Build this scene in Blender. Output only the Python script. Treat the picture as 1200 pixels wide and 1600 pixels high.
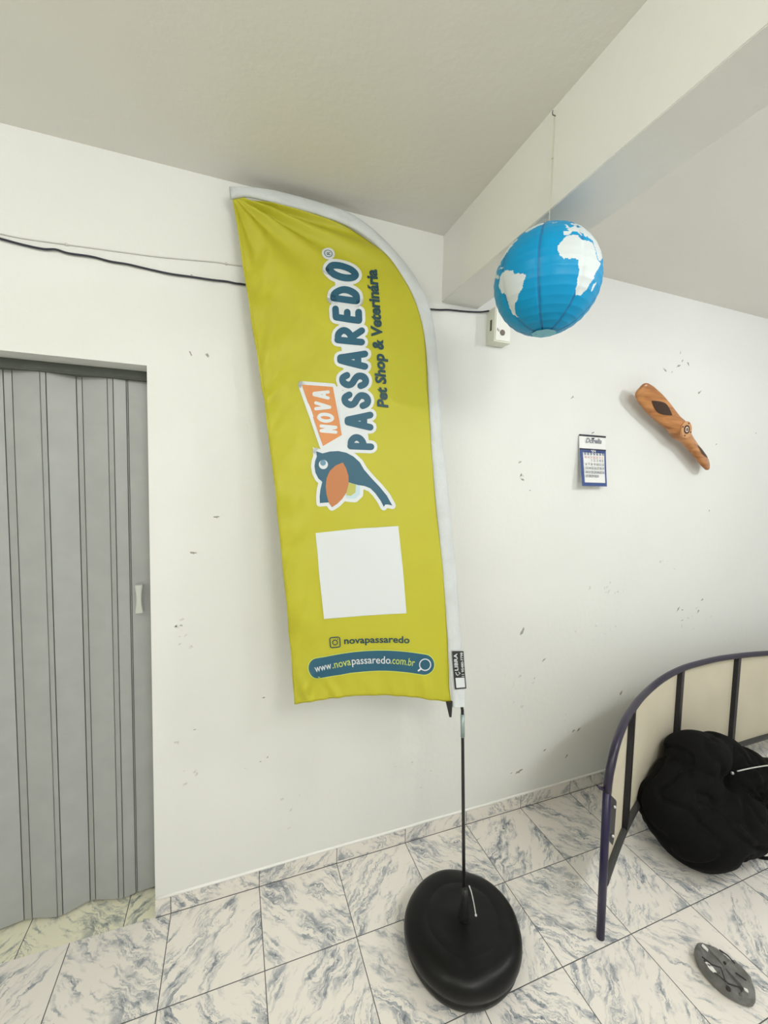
import bpy, bmesh, math, random
import numpy as np
from mathutils import Vector, Matrix, noise
from mathutils.geometry import delaunay_2d_cdt
random.seed(4)
for o in list(bpy.data.objects): bpy.data.objects.remove(o)
SC = bpy.context.scene; COL = SC.collection; PI = math.pi

# ------------------------------------------------------------------ camera, light, exposure
CAM = Vector((0.2312, -1.7024, 1.7021)); FPX = 645.975
RM = Matrix(((0.93900178, 0.34390482, 0.00226347), (-0.34319586, 0.93660083, 0.07067877), (0.02218680, -0.06714430, 0.99749656)))
cd = bpy.data.cameras.new('camera'); cam = bpy.data.objects.new('camera', cd); COL.objects.link(cam)
cam.matrix_world = Matrix(((RM[0][0], RM[0][2], -RM[0][1], CAM.x), (RM[1][0], RM[1][2], -RM[1][1], CAM.y), (RM[2][0], RM[2][2], -RM[2][1], CAM.z), (0, 0, 0, 1)))
cd.sensor_fit = 'VERTICAL'; cd.sensor_height = 36; cd.lens = FPX / 1600 * 36; cd.clip_start = 0.02
SC.camera = cam
w = bpy.data.worlds.new('world'); SC.world = w; w.use_nodes = True
w.node_tree.nodes['Background'].inputs[0].default_value = (0.8, 0.85, 0.9, 1); w.node_tree.nodes['Background'].inputs[1].default_value = 0.1
def lamp(name, loc, energy, col, rad=0.07):
    l = bpy.data.lights.new(name, 'POINT'); l.energy = energy; l.color = col; l.shadow_soft_size = rad
    o = bpy.data.objects.new(name, l); o.location = loc; COL.objects.link(o)
lamp('right_room_lamp', (2.9, -1.7, 2.58), 36, (0.965, 0.985, 1.0), 0.025)
lamp('beam_side_lamp', (1.6, -2.2, 2.60), 18, (0.97, 0.99, 1.0), 0.03)
lamp('left_room_lamp', (-1.85, -2.1, 2.62), 26, (1.0, 1.0, 0.92), 0.05)
lamp('middle_room_lamp', (0.75, -2.9, 2.62), 64, (1.0, 0.998, 0.94), 0.28)
lamp('left_fill_light', (-0.5, -1.5, 2.62), 13, (1.0, 1.0, 0.92), 0.06)  # unseen fill added on the left to brighten the beam face and wall
SC.view_settings.view_transform = 'Standard'; SC.view_settings.look = 'None'; SC.view_settings.gamma = 1
SC.view_settings.use_curve_mapping = False; SC.view_settings.exposure = 0.0

# ------------------------------------------------------------------ helpers
def ray(x, y): return RM @ Vector(((x - 600) / FPX, 1, -(y - 800) / FPX))
def at(x, y, Y=0.0):
    d = ray(x, y); return CAM + d * ((Y - CAM.y) / d.y)
def flr(x, y, Z=0.0):
    d = ray(x, y); return CAM + d * ((Z - CAM.z) / d.z)
def s2l(c):
    c = [v / 255 for v in c]
    return tuple((v / 12.92 if v <= 0.04045 else ((v + 0.055) / 1.055) ** 2.4) for v in c)
def mat(name, col, rough=0.6, metal=0.0, noise_amt=0.0, scale=20, bump=0.0, bscale=60, spec=0.5):
    m = bpy.data.materials.new(name); m.use_nodes = True; nt = m.node_tree; b = nt.nodes['Principled BSDF']
    b.inputs['Base Color'].default_value = (*col[:3], 1); b.inputs['Roughness'].default_value = rough; b.inputs['Metallic'].default_value = metal
    b.inputs['Specular IOR Level'].default_value = spec
    tc = nt.nodes.new('ShaderNodeTexCoord')
    n = nt.nodes.new('ShaderNodeTexNoise'); n.inputs['Scale'].default_value = scale; n.inputs['Detail'].default_value = 4
    nt.links.new(tc.outputs['Object'], n.inputs['Vector'])
    mx = nt.nodes.new('ShaderNodeMixRGB'); mx.blend_type = 'MULTIPLY'; mx.inputs[1].default_value = (*col[:3], 1)
    r = nt.nodes.new('ShaderNodeValToRGB'); k = 1 - noise_amt
    r.color_ramp.elements[0].position = 0.3; r.color_ramp.elements[1].position = 0.7
    r.color_ramp.elements[0].color = (k, k, k, 1); r.color_ramp.elements[1].color = (1, 1, 1, 1)
    nt.links.new(n.outputs[0], r.inputs[0]); nt.links.new(r.outputs[0], mx.inputs[2]); mx.inputs[0].default_value = 1
    nt.links.new(mx.outputs[0], b.inputs['Base Color'])
    if bump:
        n2 = nt.nodes.new('ShaderNodeTexNoise'); n2.inputs['Scale'].default_value = bscale; n2.inputs['Detail'].default_value = 6
        nt.links.new(tc.outputs['Object'], n2.inputs['Vector'])
        bp = nt.nodes.new('ShaderNodeBump'); bp.inputs['Strength'].default_value = bump; bp.inputs['Distance'].default_value = 0.01
        nt.links.new(n2.outputs[0], bp.inputs['Height']); nt.links.new(bp.outputs[0], b.inputs['Normal'])
    return m
def obj(name, bm, m, parent=None, smooth=False, bevel=0):
    me = bpy.data.meshes.new(name)
    if bevel:
        bmesh.ops.bevel(bm, geom=[e for e in bm.edges if e.is_manifold and e.calc_face_angle(0) > 0.5], offset=bevel, segments=2, affect='EDGES')
    bm.to_mesh(me); bm.free()
    for x in (m if isinstance(m, (list, tuple)) else [m]): me.materials.append(x)
    if smooth:
        for p in me.polygons: p.use_smooth = True
    o = bpy.data.objects.new(name, me); COL.objects.link(o)
    if parent:
        o.parent = parent; o.matrix_parent_inverse = Matrix.Translation(parent.location).inverted()
    return o
def tag(o, label=None, cat=None, group=None, kind=None):
    for k, v in (('label', label), ('category', cat), ('group', group), ('kind', kind)):
        if v: o[k] = v
    return o
def empty(name, loc, label, cat):
    o = bpy.data.objects.new(name, None); o.location = loc; o.empty_display_size = 0.05; COL.objects.link(o); bpy.context.view_layer.update()
    return tag(o, label, cat)
def box(bm, a, b, mi=0):
    vs = [bm.verts.new((x, y, z)) for x in (a[0], b[0]) for y in (a[1], b[1]) for z in (a[2], b[2])]
    for f in ((0, 1, 3, 2), (4, 6, 7, 5), (0, 4, 5, 1), (2, 3, 7, 6), (0, 2, 6, 4), (1, 5, 7, 3)):
        fc = bm.faces.new([vs[i] for i in f]); fc.material_index = mi
    return vs
def tube(bm, pts, rad, n=10, cap=True, ell=None, mi=0):
    pts = [Vector(p) for p in pts]; rings = []
    keep = [i for i, p in enumerate(pts) if i == 0 or (p - pts[i - 1]).length > 1e-6]
    if isinstance(rad, (list, tuple)): rad = [rad[i] for i in keep]
    pts = [pts[i] for i in keep]
    up = Vector((0, 0, 1)) if abs((pts[1] - pts[0]).normalized().z) < 0.9 else Vector((0, 1, 0))
    for i, p in enumerate(pts):
        t = (pts[min(i + 1, len(pts) - 1)] - pts[max(i - 1, 0)]).normalized()
        a = t.cross(up).normalized(); b = a.cross(t).normalized()
        up = b
        r = rad[i] if isinstance(rad, (list, tuple)) else rad
        rings.append([bm.verts.new(p + a * (r * math.cos(q)) + b * (r * math.sin(q) * (ell or 1))) for q in [2 * PI * k / n for k in range(n)]])
    for i in range(len(rings) - 1):
        for k in range(n):
            f = bm.faces.new((rings[i][k], rings[i][(k + 1) % n], rings[i + 1][(k + 1) % n], rings[i + 1][k])); f.material_index = mi
    if cap:
        bm.faces.new(list(reversed(rings[0]))).material_index = mi; bm.faces.new(rings[-1]).material_index = mi
def lathe(bm, prof, c, n=48):
    rings = []
    for r, z in prof:
        if r < 1e-5: rings.append([bm.verts.new((c[0], c[1], c[2] + z))])
        else: rings.append([bm.verts.new((c[0] + r * math.cos(2 * PI * k / n), c[1] + r * math.sin(2 * PI * k / n), c[2] + z)) for k in range(n)])
    for a, b in zip(rings, rings[1:]):
        for k in range(n):
            if len(a) == 1 and len(b) == 1: continue
            if len(a) == 1: bm.faces.new((a[0], b[k], b[(k + 1) % n]))
            elif len(b) == 1: bm.faces.new((a[k], b[0], a[(k + 1) % n]))
            else: bm.faces.new((a[k], b[k], b[(k + 1) % n], a[(k + 1) % n]))
def spline(pts, m=8):
    P = [Vector(p) for p in pts]; out = []
    for i in range(len(P) - 1):
        p0, p1, p2, p3 = P[max(i - 1, 0)], P[i], P[i + 1], P[min(i + 2, len(P) - 1)]
        for k in range(m):
            t = k / m
            out.append(0.5 * ((2 * p1) + (p2 - p0) * t + (2 * p0 - 5 * p1 + 4 * p2 - p3) * t * t + (3 * p1 - p0 - 3 * p2 + p3) * t ** 3))
    out.append(P[-1]); return out
def resample(pts, n):
    P = [Vector(p) for p in pts]; d = [0]
    for a, b in zip(P, P[1:]): d.append(d[-1] + (b - a).length)
    out = []; j = 0
    for i in range(n):
        s = d[-1] * i / (n - 1)
        while j < len(P) - 2 and d[j + 1] < s: j += 1
        out.append(P[j].lerp(P[j + 1], (s - d[j]) / max(d[j + 1] - d[j], 1e-9)))
    return out

# ------------------------------------------------------------------ materials of the room
T = 0.333; ROW = 0.3228; H = 2.7987; DX = -0.054; DL = -0.95; DH = 2.104
def paint(name, col, amt=0.04):
    m = mat(name, col, rough=0.55, noise_amt=amt, scale=1.6, bump=0.12, bscale=35, spec=0.25)
    return m
M_wall = paint('white_wall_paint', (0.79, 0.80, 0.78))
M_ceil = paint('ceiling_paint', (0.80, 0.785, 0.735))
M_beam = paint('lightened_beam_paint', (0.84, 0.835, 0.80))  # same paint as the wall, with light on the beam put into its colour
M_chip = mat('chipped_plaster', (0.40, 0.39, 0.35), rough=0.9, noise_amt=0.3, scale=90)
M_scr = mat('scraped_paint', (0.73, 0.73, 0.70), rough=0.9, noise_amt=0.2, scale=90, bump=0.4, bscale=150)
def marble(name, axis='floor', tint=(1, 1, 1), xoff=0.0, yoff=ROW):
    m = bpy.data.materials.new(name); m.use_nodes = True; nt = m.node_tree; N = nt.nodes; L = nt.links; b = N['Principled BSDF']
    tc = N.new('ShaderNodeTexCoord'); sp = N.new('ShaderNodeSeparateXYZ'); L.new(tc.outputs['Object'], sp.inputs[0])
    def mth(op, a, c=None, d=None):
        n = N.new('ShaderNodeMath'); n.operation = op
        for i, v in enumerate((a, c, d)):
            if v is None: continue
            if isinstance(v, (int, float)): n.inputs[i].default_value = v
            else: L.new(v, n.inputs[i])
        return n.outputs[0]
    X = mth('DIVIDE', mth('ADD', sp.outputs[0], xoff + T * 40), T)
    Y = mth('DIVIDE', mth('ADD', sp.outputs[1 if axis == 'floor' else 2], yoff + T * 40), T)
    ix, iy = mth('FLOOR', X), mth('FLOOR', Y); fx, fy = mth('FRACT', X), mth('FRACT', Y)
    def mirror(f, i):   # alternate tiles are laid turned round
        par = mth('MODULO', i, 2.0); return mth('ADD', mth('MULTIPLY', f, mth('SUBTRACT', 1, par)), mth('MULTIPLY', mth('SUBTRACT', 1, f), par))
    gx, gy = mirror(fx, mth('ADD', ix, 0)), mirror(fy, iy)
    u = mth('MULTIPLY', mth('ADD', gx, gy), 0.7071); v = mth('MULTIPLY', mth('SUBTRACT', gx, gy), 0.7071)
    wn = N.new('ShaderNodeTexWhiteNoise'); wn.noise_dimensions = '2D'; cb = N.new('ShaderNodeCombineXYZ'); L.new(ix, cb.inputs[0]); L.new(iy, cb.inputs[1]); L.new(cb.outputs[0], wn.inputs['Vector'])
    seed = mth('MULTIPLY', wn.outputs['Value'], 3.0)
    def nz(uu, vv, su, sv, sc, det, w_, rough=0.6):
        c = N.new('ShaderNodeCombineXYZ'); L.new(mth('MULTIPLY', uu, su), c.inputs[0]); L.new(mth('MULTIPLY', vv, sv), c.inputs[1]); L.new(mth('ADD', seed, w_), c.inputs[2])
        n = N.new('ShaderNodeTexNoise'); n.inputs['Scale'].default_value = sc; n.inputs['Detail'].default_value = det; n.inputs['Roughness'].default_value = rough
        L.new(c.outputs[0], n.inputs['Vector']); return n.outputs[0]
    warp = nz(u, v, 1, 1, 2.6, 5, 9.0)
    v2 = mth('ADD', v, mth('MULTIPLY', mth('SUBTRACT', warp, 0.5), 0.38))
    n1 = nz(u, v2, 0.8, 3.8, 1.3, 5, 0.0, 0.55)
    vein = mth('SUBTRACT', 1, mth('MULTIPLY', mth('ABSOLUTE', mth('SUBTRACT', n1, 0.5)), 24))      # thin ridges
    n2 = nz(u, v2, 0.62, 3.7, 3.8, 7, 4.0, 0.68)
    patch = nz(u, v, 1, 1.6, 2.2, 3, 7.0)
    def rmp(val, a, c):
        r = N.new('ShaderNodeMapRange'); r.clamp = True; r.inputs[1].default_value = a; r.inputs[2].default_value = c; L.new(val, r.inputs[0]); return r.outputs[0]
    vein = mth('MULTIPLY', rmp(vein, 0.1, 1.0), rmp(patch, 0.40, 0.58))
    clouds = mth('MULTIPLY', rmp(n2, 0.55, 0.72), rmp(n1, 0.47, 0.60))
    clouds = mth('MULTIPLY', clouds, 0.95)
    fine = mth('SUBTRACT', 1, mth('MULTIPLY', mth('ABSOLUTE', mth('SUBTRACT', n2, 0.52)), 22))
    fine = mth('MULTIPLY', rmp(fine, 0.2, 1.0), mth('MULTIPLY', rmp(patch, 0.47, 0.60), 0.55))
    tot = mth('MINIMUM', mth('ADD', mth('ADD', mth('MULTIPLY', vein, mth('ADD', 0.25, mth('MULTIPLY', rmp(n2, 0.35, 0.65), 0.6))), clouds), fine), 1.0)
    cr = N.new('ShaderNodeValToRGB'); e = cr.color_ramp.elements
    base = (0.83, 0.79, 0.735); mid = (0.47, 0.48, 0.49); dk = (0.15, 0.175, 0.215)
    e[0].position = 0.0; e[0].color = (*[a * t for a, t in zip(base, tint)], 1); e[1].position = 1.0; e[1].color = (*[a * t for a, t in zip(dk, tint)], 1)
    x = e.new(0.35); x.color = (*[a * t for a, t in zip(mid, tint)], 1)
    L.new(tot, cr.inputs[0])
    # grout
    def edge(f): return mth('MINIMUM', f, mth('SUBTRACT', 1, f))
    g = mth('MINIMUM', edge(fx), edge(fy)) if axis == 'floor' else edge(fx)
    gm = N.new('ShaderNodeMapRange'); gm.inputs[1].default_value = 0.0035; gm.inputs[2].default_value = 0.0055; gm.inputs[3].default_value = 1; gm.inputs[4].default_value = 0; L.new(g, gm.inputs[0])
    mx = N.new('ShaderNodeMixRGB'); L.new(gm.outputs[0], mx.inputs[0]); L.new(cr.outputs[0], mx.inputs[1]); mx.inputs[2].default_value = (0.10, 0.10, 0.10, 1)
    L.new(mx.outputs[0], b.inputs['Base Color'])
    rr = N.new('ShaderNodeMapRange'); rr.inputs[3].default_value = 0.33; rr.inputs[4].default_value = 0.85; L.new(gm.outputs[0], rr.inputs[0]); L.new(rr.outputs[0], b.inputs['Roughness'])
    b.inputs['Specular IOR Level'].default_value = 0.35
    bp = N.new('ShaderNodeBump'); bp.invert = True; bp.inputs['Strength'].default_value = 0.5; bp.inputs['Distance'].default_value = 0.002; L.new(gm.outputs[0], bp.inputs['Height']); L.new(bp.outputs[0], b.inputs['Normal'])
    return m
M_floor = marble('marble_print_floor_tile')
M_base = marble('marble_print_baseboard_tile', axis='wall')
M_thr = marble('greenish_threshold_tile', tint=(0.97, 0.99, 0.84), xoff=0.163, yoff=0.01)

# ------------------------------------------------------------------ structure
XL, XR, YF = -3.2, 4.6, -4.0
bm = bmesh.new(); box(bm, (XL, YF, -0.1), (XR, 0, 0)); tag(obj('floor', bm, M_floor), 'white tiled floor with grey blue marble veins and dark grout', kind='structure')
bm = bmesh.new(); box(bm, (DL, 0, -0.1), (DX, 0.6, -0.001)); tag(obj('floor_doorway', bm, M_thr), 'greenish marble threshold tiles under the folding door', kind='structure')
bm = bmesh.new(); box(bm, (XL, YF, H), (XR, 0.16, H + 0.1)); tag(obj('ceiling', bm, M_ceil), 'off white painted ceiling', kind='structure')
bm = bmesh.new(); box(bm, (1.108, YF, 2.516), (1.293, -0.0, H + 0.02))
bmesh.ops.bevel(bm, geom=[e for e in bm.edges if abs(e.verts[0].co.x - e.verts[1].co.x) < 1e-6 and abs(e.verts[0].co.z - e.verts[1].co.z) < 1e-6 and e.verts[0].co.z < 2.6], offset=0.002, segments=2, affect='EDGES')
tag(obj('trim_1', bm, M_beam), 'white plastered ceiling beam running out from the wall', kind='structure')
bm = bmesh.new()
box(bm, (XL, 0, -0.1), (DL, 0.16, H)); box(bm, (DL, 0, DH), (DX, 0.16, H)); box(bm, (DX, 0, -0.1), (XR, 0.16, H))
# chips and scrapes in the paint, thin flakes lying in the wall surface
def chip(px, py, w_, h_, ang, mi):
    c = at(px, py); n = 13; vs = []
    for k in range(n):
        a = 2 * PI * k / n; r = random.uniform(0.35, 1.25)
        x, z = math.cos(a) * w_ * r, math.sin(a) * h_ * r
        vs.append(bm.verts.new((c.x + x * math.cos(ang) - z * math.sin(ang), -0.0005, c.z + x * math.sin(ang) + z * math.cos(ang))))
    f = bm.faces.new(vs); f.material_index = mi
for (px, py, s, an) in [(297, 551, 6, 2.0), (324, 555, 6, 2.2), (1039, 578, 8, -.5), (1060, 572, 10, .4), (1066, 564, 6, .9), (1075, 568, 9, -.5), (1093, 613, 9, .6), (894, 621, 8, .6), (1119, 694, 6, .4), (1063, 551, 5, 1.2), (1050, 581, 4, 1), (816, 986, 12, 1.2), (850, 1031, 7, .6), (1060, 951, 11, 1.1), (1066, 953, 5, 0), (1091, 955, 9, 1), (1097, 937, 8, .5), (1066, 969, 5, .2), (896, 1142, 9, .3), (904, 1140, 8, .7), (810, 1206, 14, .4), (799, 1208, 5, .2), (970, 1083, 9, .9), (851, 1172, 6, .3), (885, 1182, 8, .8), (813, 722, 5, .4), (816, 749, 7, -.5), (828, 766, 4, 0), (338, 808, 6, 0), (302, 864, 8, 0), (1108, 798, 5, 1.3), (412, 1090, 4, 0), (418, 1183, 3, 1), (407, 1190, 3, 0), (304, 1140, 3, 0), (300, 430, 3, 0), (1181, 677, 4, .5), (835, 1060, 4, 1)]:
    chip(px, py, s * .0019, s * .0007, an, 0 if s < 1 else 1)
for i in range(70):
    cx, cy, sx, sy = random.choice([(820, 735, 12, 30), (1085, 965, 22, 18), (885, 1150, 22, 25), (430, 1210, 40, 60), (290, 1190, 25, 70), (805, 1070, 20, 40), (640, 1200, 40, 30), (290, 980, 15, 35), (950, 985, 60, 12), (1040, 880, 10, 14), (960, 920, 40, 10)])
    s = random.uniform(1.5, 6)
    chip(random.gauss(cx, sx * .6), random.gauss(cy, sy * .6), s * .0022, s * .0012, random.uniform(-.6, 1.3), 2)
tag(obj('wall_back', bm, [M_wall, M_chip, M_scr]), 'white painted wall with small paint chips and scuffs', kind='structure')
for nm, a, b in (('wall_left', (XL - .1, YF, -.1), (XL, .16, H)), ('wall_right', (XR, YF, -.1), (XR + .1, .16, H)), ('wall_front', (XL, YF - .1, -.1), (XR, YF, H))):
    bm = bmesh.new(); box(bm, a, b); tag(obj(nm, bm, M_wall), kind='structure')
bm = bmesh.new(); box(bm, (DL - .3, 0.6, -.1), (DX + .3, 0.65, H)); tag(obj('wall_hallway', bm, M_wall), kind='structure')
bm = bmesh.new(); box(bm, (DX, -0.004, 0), (XR, 0.01, 0.073)); tag(obj('baseboard_back', bm, M_base), 'low baseboard cut from grey veined marble tile', kind='structure')
bm = bmesh.new(); box(bm, (DX, -0.0055, 0.0), (XR, -0.003, 0.0022)); tag(obj('trim_3', bm, mat('dark_grout', (.12, .12, .12), rough=.9)), 'dark grout joint at the foot of the baseboard', kind='structure')
bm = bmesh.new(); tube(bm, [(DX + .005, -0.001, 0.0755)] + [(DX + k * .15, -0.001 + random.uniform(-.001, .001), 0.0765 + random.uniform(-.0012, .0012)) for k in range(1, 31)], 0.0058, n=8)
M_caulk = mat('white_caulk', (0.86, 0.86, 0.83), rough=0.4)
tag(obj('trim_2', bm, M_caulk, smooth=True), 'thin bead of white caulk along the top of the baseboard', kind='structure')

# ------------------------------------------------------------------ folding door
M_pvc = mat('grey_pvc', (0.40, 0.415, 0.41), rough=0.42, noise_amt=0.08, scale=14, spec=0.4)
M_pvcd = mat('dark_grey_track', (0.10, 0.11, 0.095), rough=0.6, noise_amt=0.1)
M_hinge = mat('grey_pvc_hinge_strip', (0.36, 0.37, 0.36), rough=0.35, noise_amt=0.08)
M_groove = mat('dark_hinge_groove', (0.10, 0.105, 0.10), rough=0.8)
door = empty('door_1', (-0.5, 0.12, 0), 'grey accordion folding door with a pale handle filling the doorway', 'door'); tag(door, kind='structure')
plan = [(-0.95, .118), (-0.875, .118), (-.855, .112), (-.775, .142), (-.755, .140), (-.675, .112), (-.655, .110), (-.584, .138), (-.52, .138), (-.493, .135), (-.406, .110), (-.388, .112), (-.308, .144), (-.288, .141), (-.204, .114), (-.184, .112), (-.144, .121), (-.083, .125), (-.056, .128)]
plan = [(-0.95, .118), (-.875, .113), (-.855, .113), (-.775, .141), (-.755, .138), (-.675, .112), (-.655, .113), (-.520, .138), (-.493, .135), (-.406, .110), (-.388, .112), (-.308, .144), (-.288, .140), (-.204, .114), (-.184, .112), (-.144, .121), (-.138, .121), (-.056, .127)]
def strip(name, a, b, m, th=0.007, z0=0.012, z1=DH - .012, parent=door):
    bm = bmesh.new(); a, b = Vector((*a, 0)), Vector((*b, 0)); d = (b - a).normalized(); n = Vector((-d.y, d.x, 0)) * th
    q = [a, b, b + n, a + n]; lo = [bm.verts.new((p.x, p.y, z0)) for p in q]; hi = [bm.verts.new((p.x, p.y, z1)) for p in q]
    for i in range(4): bm.faces.new((lo[i], lo[(i + 1) % 4], hi[(i + 1) % 4], hi[i]))
    bm.faces.new(lo[::-1]); bm.faces.new(hi)
    return obj(name, bm, m, parent, bevel=0.0012)
def lerp2(a, b, t): return (a[0] + (b[0] - a[0]) * t, a[1] + (b[1] - a[1]) * t)
for i, (a, b) in enumerate(zip(plan, plan[1:])):
    wdt = math.hypot(b[0] - a[0], b[1] - a[1])
    if wdt < 0.03:   # hinge strip between two panels, set back between two dark grooves
        e = min(.0022 / wdt, .3)
        strip('hinge_strip', lerp2(a, b, e), lerp2(a, b, 1 - e), M_hinge)
        bm = bmesh.new()
        for s in (a, b):
            box(bm, (s[0] - .0022, s[1] + .004, .012), (s[0] + .0022, s[1] + .007, DH - .012))
        obj('hinge_groove', bm, M_groove, door)
    else: strip('door_panel', lerp2(a, b, .0012 / wdt), lerp2(a, b, 1 - .0012 / wdt), M_pvc)
bm = bmesh.new(); box(bm, (DL, .095, DH - .028), (DX - .001, .158, DH - .0005)); box(bm, (DL, .098, DH - .033), (DX - .001, .155, DH - .028)); obj('track', bm, M_pvcd, door)
hc = at(218, 935, .11)
bm = bmesh.new()
prof = [(-1, .013), (-.8, .0125), (-.4, .0095), (0, .0085), (.4, .0095), (.8, .0125), (1, .013)]; rings = []
for t, wv in prof:
    z = hc.z + t * .055; yy = .118 - .022 + .006 * (1 - t * t) * -0.3
    rings.append([bm.verts.new((hc.x + sx * wv, y_, z)) for sx, y_ in ((-1, .118), (1, .119), (1, yy + .003), (.7, yy), (-.7, yy), (-1, yy + .003))])
for a, b in zip(rings, rings[1:]):
    for k in range(6): bm.faces.new((a[k], a[(k + 1) % 6], b[(k + 1) % 6], b[k]))
bm.faces.new(rings[0][::-1]); bm.faces.new(rings[-1])
M_handle = mat('pale_grey_plastic', (0.58, 0.60, 0.56), rough=0.35)
tag(obj('door_handle', bm, M_handle, door, bevel=.0015), 'pale plastic pull handle')
bm = bmesh.new()
tube(bm, [(-.90, .155, .0065), (-.06, .155, .0065)], .004, 6); obj('bottom_rail', bm, M_pvcd, door)

# ------------------------------------------------------------------ feather flag
# cloth lies on a leaning surface: y grows towards the wall with height
def fy(x, z): return -0.50 + 0.155 * z + 0.22 * max(0.0, 1.03 - x) * (1 - z / 2.8)
def fpt(px, py, disp=0.0):
    d = ray(px, py); Y = -0.2
    for _ in range(12):
        t = (Y - CAM.y) / d.y; P = CAM + d * t; Y = fy(P.x, P.z)
    return P + FN * disp
FN = Vector((0.02, -0.98, 0.17)).normalized()
def ridge(x, w_): return math.exp(-(x / w_) ** 2)
def fold(px, py):
    """height of the cloth wrinkles in metres, towards the room"""
    v = 0.0
    # tension folds fanning from the tip at the top left
    dx, dy = px - 362, py - 300; r = math.hypot(dx, dy); a = math.degrees(math.atan2(dy, dx))
    kk = min(r / 60, 1); k = kk * math.exp(-(max(r - 60, 0) / 120) ** 2); kf = kk * math.exp(-(max(r - 90, 0) / 190) ** 2)
    for ac, wa, amp in ((13, 2.2, .008), (18, 2.4, -.018), (24, 2.6, .014), (30, 2.8, -.015), (36, 4, .010), (45, 5, -.010), (57, 6, .011), (69, 4, -.008)):
        v += amp * (kf if ac < 26 else k) * ridge(a - ac, wa)
    # hem puckers down the left edge
    xl = edge_x(LEFT, py); d = px - xl
    v += .0050 * math.exp(-(d / 18) ** 2) * math.sin(py / 9.0 + 2.1 * math.sin(py / 47)) * (.5 + .5 * noise.noise(Vector((0, py / 60, 3))))
    n1 = noise.noise(Vector(((d + py * .7) / 27, (py - d * .7) / 62, 0.7)))
    v += .019 * math.exp(-(d / 46) ** 2) * n1
    # bottom puckers
    db = 1096 - py
    v += .014 * math.exp(-(db / 34) ** 2) * noise.noise(Vector(((px + .5 * db) / 17, db / 60, 5.0)))
    v += .003 * math.exp(-(db / 60) ** 2) * math.sin(px / 21 + 1)
    # broad slow billow
    v += .008 * noise.noise(Vector((px / 95, py / 130, 9.3))) + .0022 * noise.noise(Vector((px / 32, py / 48, 2.3)))
    # seam line across the upper part
    v += -.0045 * ridge((py - (296 + .33 * (px - 360) + 12)) if 400 < px < 600 else 99, 6) * 0.6
    return v
LEFT = [(359, 294), (363, 309), (366, 325), (375, 385), (385.5, 455), (393, 505), (401, 553), (412, 622), (420.5, 688), (430, 770), (440.5, 875), (448, 950), (456, 1034), (460, 1101)]
INNER = [(363, 309), (384, 308), (410, 313), (455, 324), (497, 336), (536, 350), (567, 367), (592, 388), (616, 416), (637, 448), (651, 479), (660, 511), (665.5, 546), (669, 595), (671, 650), (673.5, 705), (679, 770), (688, 860), (695.5, 950), (700, 1010), (705, 1098)]
OUTER = [(358, 292.5), (399.5, 294.5), (427, 298), (462, 306.5), (492, 315), (525, 325), (550, 336), (578, 355), (606, 381), (634, 413), (655, 444), (670, 479), (678, 511), (683, 560), (687, 630), (692, 700), (699, 755), (706, 830), (712, 890), (716.5, 950), (721, 1016), (727, 1103)]
def edge_x(E, y):
    for a, b in zip(E, E[1:]):
        if y <= b[1]: return a[0] + (b[0] - a[0]) * (y - a[1]) / max(b[1] - a[1], 1e-6)
    return E[-1][0]
M_yel = mat('yellow_polyester', s2l((183, 179, 46)), rough=0.5, noise_amt=0.03, scale=6, bump=0.05, bscale=400, spec=0.35)
M_slv = mat('white_sleeve_fabric', s2l((206, 211, 213)), rough=0.55, noise_amt=0.12, scale=9, bump=0.5, bscale=28)
M_blk = mat('black_plastic', (0.012, 0.012, 0.013), rough=0.42, noise_amt=0.2, spec=0.5)
M_blue = mat('teal_blue_print', s2l((26, 84, 108)), rough=0.5)
M_dgrn = mat('dark_teal_print', s2l((20, 64, 72)), rough=0.5)
M_wht = mat('white_print', s2l((210, 215, 218)), rough=0.5)
M_org = mat('orange_print', s2l((206, 134, 76)), rough=0.5)
M_brn = mat('brown_orange_print', s2l((182, 114, 62)), rough=0.5)
M_olv = mat('olive_print', s2l((176, 176, 84)), rough=0.5)
M_pale = mat('pale_blue_print', s2l((180, 204, 214)), rough=0.5)
M_lime = mat('lime_print', s2l((190, 204, 96)), rough=0.5)
SX, SY = 1.02, -0.485
flag = empty('feather_flag', (SX, SY, 0), 'tall leaning yellow advertising flag with a blue bird logo on a round black base', 'flag')

# banner cloth
L_ = resample([(x, y, 0) for x, y in LEFT[1:]], 221); R_ = resample(spline([(x, y, 0) for x, y in INNER], 5), 221)
NU = 84; bm = bmesh.new(); grid = []
def banner_px(i, u):
    a, b = L_[i], R_[i]; p = a.lerp(b, u)
    t = i / 220
    sag = -13 * (4 * u * (1 - u)) ** 1.2 * max(0, (t - .8) / .2) ** 1.5     # bottom edge arcs upwards in its middle
    return p.x, p.y + sag
for i in range(221):
    row = []
    for j in range(NU + 1):
        x, y = banner_px(i, j / NU)
        if i == 0 and j > 0: row.append(grid_tip); continue
        vtx = bm.verts.new(fpt(x, y, fold(x, y)))
        if i == 0: grid_tip = vtx
        row.append(vtx)
    grid.append(row)
for i in range(220):
    for j in range(NU):
        q = [grid[i][j], grid[i + 1][j], grid[i + 1][j + 1], grid[i][j + 1]]
        q = list(dict.fromkeys(q))
        if len(q) > 2: bm.faces.new(q)
banner = obj('banner', bm, M_yel, flag, smooth=True)
md = banner.modifiers.new('thick', 'SOLIDIFY'); md.thickness = 0.0006; md.offset = -1
tag(banner, 'yellow printed cloth panel')
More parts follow.
